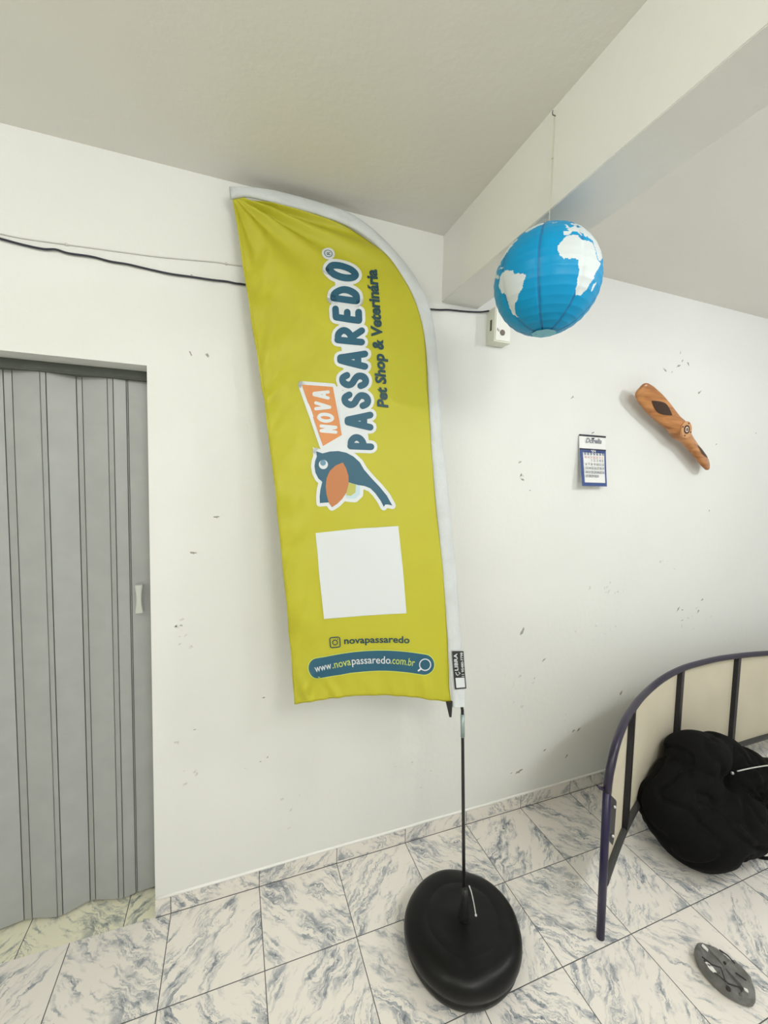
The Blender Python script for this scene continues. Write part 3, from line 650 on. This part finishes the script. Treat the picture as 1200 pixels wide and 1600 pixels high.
tag(obj('top_binding', cgrid(0, 1, .0, .035, .0015, .002, 2), mat('black_tin_strip', (.02, .02, .03), rough=.3), cal), 'black binding strip')
fr = tag(obj('date_frame', cgrid(0.0, 1, .27, 1, .0012, .001), M_navy, cal), 'blue printed frame')
obj('frame_top_band', cgrid(0, 1, .27, .30, .002, 0, 2), mat('dark_navy_print', s2l((14, 20, 56)), rough=.4), fr)  # dark navy band along the top of the frame
pad = obj('date_pad', cgrid(.11, .92, .35, .93, .0035, .003), M_card, cal)
def ctext(bm_, s, u, v, size, lift, mi=0, center=True, shear=0):
    cu = bpy.data.curves.new('t', 'FONT'); cu.body = s; cu.size = size; cu.resolution_u = 2; cu.offset = .0006 * size / .02; cu.shear = shear; cu.align_x = 'CENTER' if center else 'LEFT'
    o = bpy.data.objects.new('t', cu); COL.objects.link(o); me = bpy.data.meshes.new_from_object(o.evaluated_get(bpy.context.evaluated_depsgraph_get()))
    W_, H_ = cxr - cxl, cz1 - cz0
    vs = [bm_.verts.new(calp(u + p.co.x / W_, v - p.co.y / H_, lift)) for p in me.vertices]
    for f in me.polygons:
        q = bm_.faces.new([vs[i] for i in f.vertices]); q.material_index = mi
    bpy.data.objects.remove(o); bpy.data.curves.remove(cu); bpy.data.meshes.remove(me)
bm = bmesh.new(); day = 1
for i, s in enumerate('DSTQQSS'): ctext(bm, s, .18 + i * .108, .455, .013, .0085, 1)
for r_ in range(5):
    for c_ in range(7):
        if (r_ == 0 and c_ < 2) or day > 31: continue
        ctext(bm, str(day), .18 + c_ * .108, .52 + r_ * .076, .0175, .0085, 0); day += 1
obj('date_print', bm, [M_ink, M_red], pad)
bm = bmesh.new(); ctext(bm, '2024', .5, .34, .017, .004); obj('year_print', bm, M_card, fr)
bm = bmesh.new(); ctext(bm, 'Dorelia', .52, .155, .036, .0025, shear=.35); obj('header_lettering', bm, M_ink, cal)
bm = bmesh.new()
for i in range(7):
    p = calp(.17 + i * .115, .36, .004); tube(bm, [p + Vector((.004 * math.cos(t), -.004 * abs(math.sin(t)) - .001, .009 * math.sin(t))) for t in [k * PI / 6 for k in range(13)]], .0012, 6, cap=False)
obj('spiral_binding', bm, M_navy, pad)
bm = bmesh.new(); tri = [calp(.43, .055, .003), calp(.58, .055, .003), calp(.50, .095, .003)]; bm.faces.new([bm.verts.new(p) for p in tri]); obj('header_mark', bm, mat('navy_ink', s2l((20, 26, 60))), cal)
bm = bmesh.new(); tube(bm, [(2.018, 0, 1.995), (2.020, -.012, 2.0)], .0018, 8); tag(obj('nail', bm, mat('grey_nail', (.2, .2, .19), metal=.5, rough=.4)), 'small nail in the wall above the calendar', 'nail')

# ------------------------------------------------------------------ carved wooden propeller
def woodmat():
    m = bpy.data.materials.new('varnished_wood'); m.use_nodes = True; nt = m.node_tree; N, L = nt.nodes, nt.links; b = N['Principled BSDF']
    tc = N.new('ShaderNodeTexCoord'); mp = N.new('ShaderNodeMapping'); mp.inputs['Rotation'].default_value = (0, math.radians(-32), 0); mp.inputs['Scale'].default_value = (2.0, 16, 26)
    n = N.new('ShaderNodeTexNoise'); n.inputs['Scale'].default_value = 1.6; n.inputs['Detail'].default_value = 6; n.inputs['Distortion'].default_value = .6
    r = N.new('ShaderNodeValToRGB'); e = r.color_ramp.elements; e[0].position = .3; e[0].color = (*s2l((150, 92, 46)), 1); e[1].position = .7; e[1].color = (*s2l((204, 144, 88)), 1)
    L.new(tc.outputs['Object'], mp.inputs[0]); L.new(mp.outputs[0], n.inputs[0]); L.new(n.outputs[0], r.inputs[0]); L.new(r.outputs[0], b.inputs['Base Color']); b.inputs['Roughness'].default_value = .32
    return m
M_wood = woodmat(); M_dkw = mat('dark_burnt_wood', s2l((62, 34, 16)), rough=.45, noise_amt=.3, scale=40)
PA, PB = at(999.5, 606.5, -.085), at(1107, 729, -.05); PC = at(1062, 672, -.07)
prop = empty('wooden_propeller', (PC.x, 0, PC.z), 'carved wooden propeller hung diagonally on the wall', 'propeller')
AX = (PB - PA).normalized(); NRM = Vector((0, -1, 0)); NRM = (NRM - AX * NRM.dot(AX)).normalized(); SD = AX.cross(NRM).normalized()
if SD.z < 0: SD = -SD
S_ = [(-1.0, .026, .006, 20), (-.985, .037, .010, 20), (-.95, .045, .012, 20), (-.85, .053, .014, 20), (-.65, .058, .017, 19), (-.45, .057, .019, 17), (-.28, .052, .023, 12), (-.16, .049, .029, 6), (-.08, .052, .034, 1), (0, .055, .036, 0), (.08, .050, .034, -4), (.16, .041, .029, -10), (.28, .037, .025, -16), (.45, .042, .021, -20), (.65, .046, .018, -22), (.82, .047, .017, -22), (.93, .043, .014, -22), (.985, .031, .010, -22), (1.0, .016, .006, -22)]
lA = (PC - PA).length; lB = (PB - PC).length
def psec(t):
    for a, b in zip(S_, S_[1:]):
        if t <= b[0] + 1e-9:
            k = (t - a[0]) / (b[0] - a[0]); return [a[i] + (b[i] - a[i]) * k for i in range(4)]
    return list(S_[-1])
def ppt(t, ang, lift=0):
    _, w_, h_, tw = psec(t); c = PC + (PC - PA).normalized() * (t * lA) if t < 0 else PC + (PB - PC).normalized() * (t * lB)
    th = math.radians(tw); e1 = SD * math.cos(th) + NRM * math.sin(th); e2 = NRM * math.cos(th) - SD * math.sin(th)
    ca, sa = math.cos(ang), math.sin(ang); p = .75
    return c + e1 * (w_ * math.copysign(abs(ca) ** p, ca)) + e2 * ((h_ + lift) * math.copysign(abs(sa) ** p, sa))
ts = sorted(set([round(-1 + k / 40, 4) for k in range(81)] + [-.99, -.975, .99, .975, .96]))
bm = bmesh.new(); rings = [[bm.verts.new(ppt(t, 2 * PI * k / 32)) for k in range(32)] for t in ts]
for a, b in zip(rings, rings[1:]):
    for k in range(32): bm.faces.new((a[k], a[(k + 1) % 32], b[(k + 1) % 32], b[k]))
bm.faces.new(rings[0][::-1]); bm.faces.new(rings[-1]); bmesh.ops.recalc_face_normals(bm, faces=bm.faces)
blades = obj('blades', bm, M_wood, prop, smooth=True)
def surf(t, s, lift):     # s -1..1 across the front face
    s = max(-.99, min(.99, s)); ca = math.copysign(abs(s) ** (1 / .75), s); return ppt(t, math.acos(ca), lift)
def leaf(tc_, tl, sc, sw_, name):
    bm = bmesh.new(); n = 14; rows = []
    for i in range(n + 1):
        q = -1 + 2 * i / n; hw = sw_ * (1 - abs(q) ** 1.6); m_ = .18 * q
        rows.append([bm.verts.new(surf(tc_ + tl * q, sc + m_ + hw * e, .0022)) for e in (-1, -.5, 0, .5, 1)])
    for a, b in zip(rows, rows[1:]):
        for k in range(4): bm.faces.new((a[k], a[k + 1], b[k + 1], b[k]))
    bmesh.ops.remove_doubles(bm, verts=bm.verts, dist=1e-5)
    tag(obj(name, bm, M_dkw, blades, smooth=True), 'dark leaf-shaped inlay')
leaf(-.54, .21, .05, .52, 'leaf_inlay'); leaf(.66, .20, .30, .38, 'leaf_inlay')
FC = PC + NRM * .0365
def pdisc(r0, r1, lift, m, name, par, n=32, off=(0, 0), dp_=.006):
    bm = bmesh.new(); c = FC + NRM * lift + AX * off[0] + SD * off[1]
    o_r = [bm.verts.new(c + (AX * math.cos(2 * PI * k / n) + SD * math.sin(2 * PI * k / n)) * r1) for k in range(n)]
    if r0 > 0:
        i_r = [bm.verts.new(c + (AX * math.cos(2 * PI * k / n) + SD * math.sin(2 * PI * k / n)) * r0) for k in range(n)]
        for k in range(n): bm.faces.new((o_r[k], o_r[(k + 1) % n], i_r[(k + 1) % n], i_r[k]))
    else: bm.faces.new(o_r)
    r_ = bmesh.ops.extrude_face_region(bm, geom=bm.faces[:]); bmesh.ops.translate(bm, vec=-NRM * dp_, verts=[v for v in r_['geom'] if isinstance(v, bmesh.types.BMVert)])
    bmesh.ops.recalc_face_normals(bm, faces=bm.faces)
    return obj(name, bm, m, par)
hub = pdisc(0, .045, .001, mat('pale_hub_wood', s2l((208, 154, 104)), rough=.4, noise_amt=.1, scale=60), 'hub_plate', prop, dp_=.05)
pdisc(.015, .024, .003, M_dkw, 'hub_ring', hub); pdisc(.0, .015, .0025, mat('white_hub_centre', s2l((226, 206, 190)), rough=.4), 'hub_centre', hub)
pdisc(.004, .008, .0045, M_dkw, 'hub_ring', hub)
for k in range(4):
    a_ = PI / 2 * k + .2; pdisc(0, .0042, .003, M_dkw, 'bolt_hole', hub, 12, (.0365 * math.cos(a_), .0365 * math.sin(a_)))
bm = bmesh.new(); tube(bm, [PC, Vector((PC.x, 0.004, PC.z + .01))], .009, 12); obj('mounting_peg', bm, M_dkw, prop)

# ------------------------------------------------------------------ metal bed end
M_bmet = mat('black_enamelled_tube', (.014, .013, .018), rough=.38, noise_amt=.2, scale=30)
M_vio = mat('dark_violet_enamelled_tube', s2l((38, 31, 56)), rough=.33, noise_amt=.2, scale=18)
M_pan = mat('cream_board', s2l((214, 206, 184)), rough=.6, noise_amt=.07, scale=5)
bed = empty('bed_end', (1.535, -.626, 0), 'curved dark metal bed end with cream panels standing near the wall', 'bed end')
def seg(px_, py_, Y): return at(px_, py_, Y)
# plan of the bowed frame, from the free leg towards the right
plan_b = [(943, -.626), (951, -.585), (966, -.505), (982, -.43), (1004, -.345), (1030, -.295), (1060, -.262), (1100, -.240), (1148, -.228), (1190, -.226)]
arch_px = {943: 1240}
def rail_pt(px_, Y, z=.205):
    # point at height z whose photo column at depth Y is px_ : walk the row until the height matches
    lo, hi = 900, 1600
    for _ in range(40):
        m_ = (lo + hi) / 2
        if at(px_, m_, Y).z > z: lo = m_
        else: hi = m_
    return at(px_, lo, Y)
rail = [Vector((1.545, -.622, .205))] + [rail_pt(x, y) for x, y in plan_b[2:]]
rail += [Vector((rail[-1].x + dx_, y_, .205)) for dx_, y_ in ((.25, -.232), (.5, -.262), (.66, -.31), (.78, -.38), (.86, -.47), (.90, -.56))]
rs = resample(spline(rail, 8), 161)
arch_row = [(942, 1300), (944, 1262), (946, 1240), (950, 1215), (957, 1185), (965, 1155), (975, 1130), (985, 1112), (1000, 1092), (1015, 1077), (1032, 1063), (1050, 1052), (1070, 1043), (1090, 1037), (1110, 1032), (1130, 1028), (1165, 1023.5), (1200, 1020.5), (1215, 1019.5)]
def plan_at(px_, py_):     # where the photo ray meets the bowed surface
    d = ray(px_, py_); best = None
    for a, b in zip(rs, rs[1:]):
        ex, ey = b.x - a.x, b.y - a.y; den = d.x * ey - d.y * ex
        if abs(den) < 1e-9: continue
        t = ((a.x - CAM.x) * ey - (a.y - CAM.y) * ex) / den; s_ = ((a.x - CAM.x) * d.y - (a.y - CAM.y) * d.x) / den
        if t > 0 and -.0001 <= s_ <= 1.0001:
            P = CAM + d * t
            if best is None or P.x < best.x: best = P
    return best
leg_foot = Vector((1.541, -.626, 0)); leg_top = Vector((1.530, -.626, .585))
arch = [leg_foot, leg_foot.lerp(leg_top, .5), leg_top]
for q in arch_row[3:]:
    P = plan_at(*q)
    if P: arch.append(P)
archR = []
xm = arch[-1]; print('ARCH', [tuple(round(c, 3) for c in p) for p in arch])
i0 = min(range(161), key=lambda i: abs(rs[i].x - xm.x))
rest = [rs[i] for i in range(i0 + 6, 161, 6)]; zt = xm.z
for k, p in enumerate(rest):
    t = (k + 1) / len(rest); archR.append(Vector((p.x, p.y, zt - (zt - .56) * max(0, (t - .25) / .75) ** 2.4)))
arch += archR; e_ = rs[-1]; arch += [Vector((e_.x + .004, e_.y - .01, .45)), Vector((e_.x + .004, e_.y - .012, 0))]
full = spline(arch, 5)
nleg = 10
def tubeobj(name, pts, r, m, par, lab=None, n=14):
    bm = bmesh.new(); tube(bm, pts, r, n); o = obj(name, bm, m, par, smooth=True); return tag(o, lab)
lg = [leg_foot, leg_top]
tubeobj('leg', [leg_foot + Vector((0, 0, .001)), leg_foot.lerp(leg_top, .5), leg_top], .0145, mat('violet_black_leg', s2l((26, 18, 62)), rough=.35, noise_amt=.15), bed, 'dark violet leg')
cut = [p for p in full if not (p.x < 1.56 and p.z < .57) and not (p.x > e_.x - .02 and p.z < .44)]
arch_o = tubeobj('arched_top_tube', [leg_top] + cut[0:], .0150, M_vio, bed, 'dark violet arched top tube')
tubeobj('leg', [Vector((e_.x + .004, e_.y - .012, .001)), Vector((e_.x + .004, e_.y - .01, .46))], .0145, M_bmet, bed)
tubeobj('bottom_rail', rs[1:-1], .014, mat('charcoal_rail', (.045, .045, .045), rough=.45, noise_amt=.2), bed)
def arch_z(x):
    c = [(a, b) for a, b in zip(full, full[1:]) if min(a.x, b.x) <= x <= max(a.x, b.x) and max(a.z, b.z) > .5]
    if not c: return .5
    a, b = c[0]; k = (x - a.x) / (b.x - a.x) if abs(b.x - a.x) > 1e-6 else 0; return a.z + (b.z - a.z) * k
def plan_y(x):
    for a, b in zip(rs, rs[1:]):
        if a.x <= x <= b.x: return a.y + (b.y - a.y) * (x - a.x) / (b.x - a.x)
    return rs[-1].y
bars = [plan_at(979, 1250), plan_at(1059, 1120), plan_at(1148, 1085)]
bxs = [p.x for p in bars]; bxs += [bxs[2] + .46]
for k, x in enumerate(bxs):
    if x > e_.x - .1: continue
    y = plan_y(x); dx_, dy_ = .012, (plan_y(x + .01) - y) * 1.2
    bm = bmesh.new(); d = Vector((1, (plan_y(x + .02) - y) / .02, 0)).normalized(); nn = Vector((d.y, -d.x, 0)); zt_ = arch_z(x)
    c0 = Vector((x, y, 0)); q = [c0 - d * .0125 - nn * .0125, c0 + d * .0125 - nn * .0125, c0 + d * .0125 + nn * .0125, c0 - d * .0125 + nn * .0125]
    lo = [bm.verts.new((p.x, p.y, .20)) for p in q]; hi = [bm.verts.new((p.x, p.y, zt_)) for p in q]
    for i in range(4): bm.faces.new((lo[i], lo[(i + 1) % 4], hi[(i + 1) % 4], hi[i]))
    bm.faces.new(lo[::-1]); bm.faces.new(hi); obj('upright_bar', bm, M_bmet, bed, bevel=.003)
# cream boards behind the bars, one between each pair
stops = [1.560] + [x for x in bxs if x < e_.x - .1] + [e_.x - .005]
for a_, b_ in zip(stops, stops[1:]):
    bm = bmesh.new(); n = 14; lo, hi = [], []
    for k in range(n + 1):
        x = a_ + (b_ - a_) * k / n; y = plan_y(x) + .011; zt_ = max(arch_z(min(x, e_.x - .01)) - .010, .21)
        lo.append(bm.verts.new((x, y, .20))); hi.append(bm.verts.new((x, y, max(zt_, .22))))
    for k in range(n): bm.faces.new((lo[k], lo[k + 1], hi[k + 1], hi[k]))
    bm.normal_update(); bmesh.ops.solidify(bm, geom=bm.faces[:], thickness=.006)
    obj('cream_panel', bm, M_pan, bed)
# bracket plate on the free leg
bm = bmesh.new(); d = Vector((.985, .17, 0)).normalized()
bz = [(0.010, .575), (.052, .535), (.058, .525), (.056, .375), (.050, .355), (.010, .40)]
f1 = [bm.verts.new(leg_foot + Vector((-.008, -.004, 0)) + d * u + Vector((0, 0, z))) for u, z in bz]; f2 = [bm.verts.new(v.co + Vector((-.17, .985, 0)) * .004) for v in f1]
bm.faces.new(f1); bm.faces.new(f2[::-1])
for k in range(6): bm.faces.new((f1[k], f2[k], f2[(k + 1) % 6], f1[(k + 1) % 6]))
bmesh.ops.recalc_face_normals(bm, faces=bm.faces)
brk = obj('bracket_plate', bm, M_bmet, bed, bevel=.001)
for z in (.515, .400):
    bm = bmesh.new(); c = leg_foot + Vector((-.008, -.004, z)) + d * .040 + Vector((.17, -.985, 0)) * .003
    bmesh.ops.create_uvsphere(bm, u_segments=12, v_segments=8, radius=.0055, matrix=Matrix.Translation(c)); obj('bolt_head', bm, mat('steel', (.7, .7, .68), rough=.3, metal=.6), brk, smooth=True)
bm = bmesh.new(); tube(bm, [leg_top + Vector((0, 0, .005)), leg_top + Vector((-.022, .012, .012)), leg_top + Vector((-.034, .018, .022))], [.008, .006, .003], 8); obj('side_lug', bm, M_vio, bed, smooth=True)

# ------------------------------------------------------------------ black bag
M_bag = mat('black_bag_cloth', (.0032, .0032, .0032), rough=.85, noise_amt=.25, scale=30, bump=.12, bscale=120, spec=.16)
def blob(parts, voxel, name, m, parent, folds, smooth_it=6):
    bm = bmesh.new()
    for c, r, rz, tilt in parts:
        mt = Matrix.Translation(c) @ Matrix.Rotation(rz, 4, 'Z') @ Matrix.Rotation(tilt, 4, 'Y') @ Matrix.Diagonal((*r, 1)); bmesh.ops.create_icosphere(bm, subdivisions=4, radius=1, matrix=mt)
    for v in bm.verts: v.co.z = max(v.co.z, .002)
    me = bpy.data.meshes.new('tmp'); bm.to_mesh(me); bm.free(); o = bpy.data.objects.new('tmp', me); COL.objects.link(o)
    md = o.modifiers.new('r', 'REMESH'); md.mode = 'VOXEL'; md.voxel_size = voxel
    md = o.modifiers.new('s', 'SMOOTH'); md.factor = .6; md.iterations = smooth_it
    me2 = bpy.data.meshes.new_from_object(o.evaluated_get(bpy.context.evaluated_depsgraph_get())); bpy.data.objects.remove(o)
    bm = bmesh.new(); bm.from_mesh(me2); bpy.data.meshes.remove(me2); bm.normal_update()
    nn = {v: v.normal.copy() for v in bm.verts}
    for v in bm.verts: v.co += nn[v] * folds(v.co)
    for v in bm.verts: v.co.z = max(v.co.z, .001)
    return obj(name, bm, m, parent, smooth=True)
def bagfold_(p):
    a = noise.noise(Vector((p.x * 5, p.y * 5, p.z * 6)) + Vector((2, 1, 4)))
    b = noise.noise(Vector((p.x * 9 + a * 2, p.y * 9, p.z * 13 + a * 2)))
    c = noise.noise(Vector((p.x * 22, p.y * 20, p.z * 30)) + Vector((b, b, b)))
    crease = -.020 * math.exp(-((p.z - (.36 - .35 * (p.x - 2.30) + .25 * (p.x - 2.4) ** 2 * 4)) / .018) ** 2) * (1 if 2.1 < p.x < 2.62 else 0)
    return .030 * a - .020 * abs(b) + .006 * c + crease
def bagfold(p):
    q = Vector((p.x * 4.2, p.y * 4.2, p.z * 4.8)); a = noise.noise(q + Vector((2, 1, 4))); w_ = Vector((a, -a, a)) * .8
    b = noise.noise(q * 1.7 + w_ + Vector((5, 0, 1))); c = noise.noise(Vector((p.x * 7, p.y * 7, p.z * 15)) + w_ * 2)
    # folds gathered towards the zip end
    dx, dz = p.x - 2.60, p.z - .23; rr = math.hypot(dx, dz); an = math.atan2(dz, dx)
    g = .010 * math.exp(-(rr / .16) ** 2) * math.sin(an * 9 + 3 * a)
    return .016 * a - .012 * math.exp(-(b / .11) ** 2) + .002 * c + g
bag = empty('duffel_bag', (2.4, -.42, 0), 'slumped black fabric bag on the floor in front of the bed end', 'bag')
blob([((2.29, -.500, .150), (.245, .20, .150), .1, 0), ((2.42, -.51, .155), (.20, .18, .155), 0, 0), ((2.17, -.45, .215), (.15, .15, .15), .3, 0),
      ((2.40, -.405, .405), (.185, .125, .105), 0, .05), ((2.29, -.425, .29), (.19, .13, .13), 0, 0), ((2.56, -.40, .37), (.15, .11, .10), 0, .35),
      ((2.66, -.44, .235), (.20, .14, .155), .05, .2), ((2.80, -.48, .14), (.24, .15, .135), .05, .0), ((2.95, -.45, .13), (.24, .15, .125), .0, 0)], .0095, 'bag_body', M_bag, bag, bagfold, 5)
bm = bmesh.new(); tube(bm, spline([at(1152, 1205, -.555), at(1165, 1202, -.565), at(1180, 1199, -.57), at(1200, 1196, -.57), at(1215, 1196, -.57)], 4), .0028, 8)
tag(obj('zip', bm, mat('pale_zip', (.45, .47, .44), rough=.4), bag, smooth=True), 'pale zip line')
bm = bmesh.new(); bmesh.ops.create_uvsphere(bm, u_segments=10, v_segments=8, radius=.007, matrix=Matrix.Translation(at(1144.5, 1208, -.56))); obj('zip_pull', bm, mat('steel_pull', (.4, .4, .4), rough=.3, metal=.7), bag, smooth=True)
sp = [flr(1135, 1322, .05), flr(1150, 1322, .015), flr(1165, 1330, .008), flr(1182, 1338, .008), flr(1200, 1341, .008), flr(1225, 1338, .008), flr(1250, 1320, .02)]
bm = bmesh.new(); tube(bm, spline(sp, 5), .0075, 8); obj('carry_strap', bm, M_bag, bag, smooth=True)
# ------------------------------------------------------------------ grey lump of broken plaster
def lump():
    bm = bmesh.new(); c0 = flr(1131, 1523, .02); ax = math.radians(99)
    n = 56; prof = [(0, .0), (.90, .0), (.97, .006), (1.0, .02), (.985, .036), (.94, .047), (.88, .051), (.78, .053), (.6, .054), (.4, .055), (.2, .055), (0, .055)]
    rings = []
    for r, z in prof:
        ring = []
        for k in range(n if r > 0 else 1):
            t = 2 * PI * k / n; x, y = .086 * r * math.cos(t), .060 * r * math.sin(t)
            wob = 1 + .05 * noise.noise(Vector((math.cos(t) * 2, math.sin(t) * 2, z * 12)))
            x *= wob; y *= wob
            zz = z
            if z > .04:
                q = Vector((x * 26, y * 26, 1)); zz += .010 * (noise.cell(Vector((x * 17 + 3, y * 24 + x * 8, 2))) - .5) + .004 * noise.noise(q * 1.6)
            ring.append(bm.verts.new((c0.x + x * math.cos(ax) - y * math.sin(ax), c0.y + x * math.sin(ax) + y * math.cos(ax), max(zz, 0))))
        rings.append(ring)
    for a, b in zip(rings, rings[1:]):
        for k in range(n):
            if len(a) == 1: bm.faces.new((a[0], b[(k + 1) % n], b[k]))
            elif len(b) == 1: bm.faces.new((a[k], b[0], a[(k + 1) % n]))
            else: bm.faces.new((a[k], a[(k + 1) % n], b[(k + 1) % n], b[k]))
    bmesh.ops.recalc_face_normals(bm, faces=bm.faces)
    return obj('broken_stone', bm, mat('grey_cracked_stone', s2l((122, 122, 120)), rough=.5, noise_amt=.35, scale=38, bump=.5, bscale=60))
st = tag(lump(), 'oval grey broken lump with a cracked flat top lying on the floor tiles', 'stone')
M_chalk = mat('white_chalk', (.75, .75, .72), rough=.7); M_crk = mat('dark_crevice', (.035, .03, .03), rough=.9)
for q, s in (((1101, 1480), .010), ((1111, 1513), .012), ((1107, 1507), .008), ((1166, 1547), .006), ((1110, 1475), .005)):
    bm = bmesh.new(); c = flr(*q, .0595); vs = [bm.verts.new(c + Vector((s * random.uniform(.5, 1) * math.cos(a), s * 1.6 * random.uniform(.5, 1) * math.sin(a), .001))) for a in [k * PI / 3 for k in range(6)]]; bm.faces.new(vs)
    bm.normal_update(); bmesh.ops.solidify(bm, geom=bm.faces[:], thickness=.003); obj('white_fleck', bm, M_chalk, st)
bm = bmesh.new()
cr_ = [[(1097, 1495), (1112, 1507), (1126, 1512), (1133, 1532), (1138, 1537), (1150, 1541), (1163, 1545)], [(1100, 1500), (1114, 1518), (1125, 1526), (1134, 1534)], [(1149, 1520), (1158, 1526), (1166, 1532)], [(1124, 1484), (1137, 1493), (1148, 1505)]]
for L0 in cr_: bm = bmesh.new(); tube(bm, [flr(x, y, .0575) for x, y in L0], .0022, 6); obj('dark_crack', bm, M_crk, st)
bm = bmesh.new()
bmesh.ops.create_uvsphere(bm, u_segments=10, v_segments=6, radius=.0048, matrix=Matrix.Translation(flr(1132.5, 1504.5, .056))); obj('dark_pit', bm, M_crk, st); bm = bmesh.new()
bmesh.ops.create_uvsphere(bm, u_segments=10, v_segments=6, radius=.0075, matrix=Matrix.Translation(flr(1138, 1545, .047)))
obj('dark_pit', bm, M_crk, st)
bpy.context.view_layer.update()
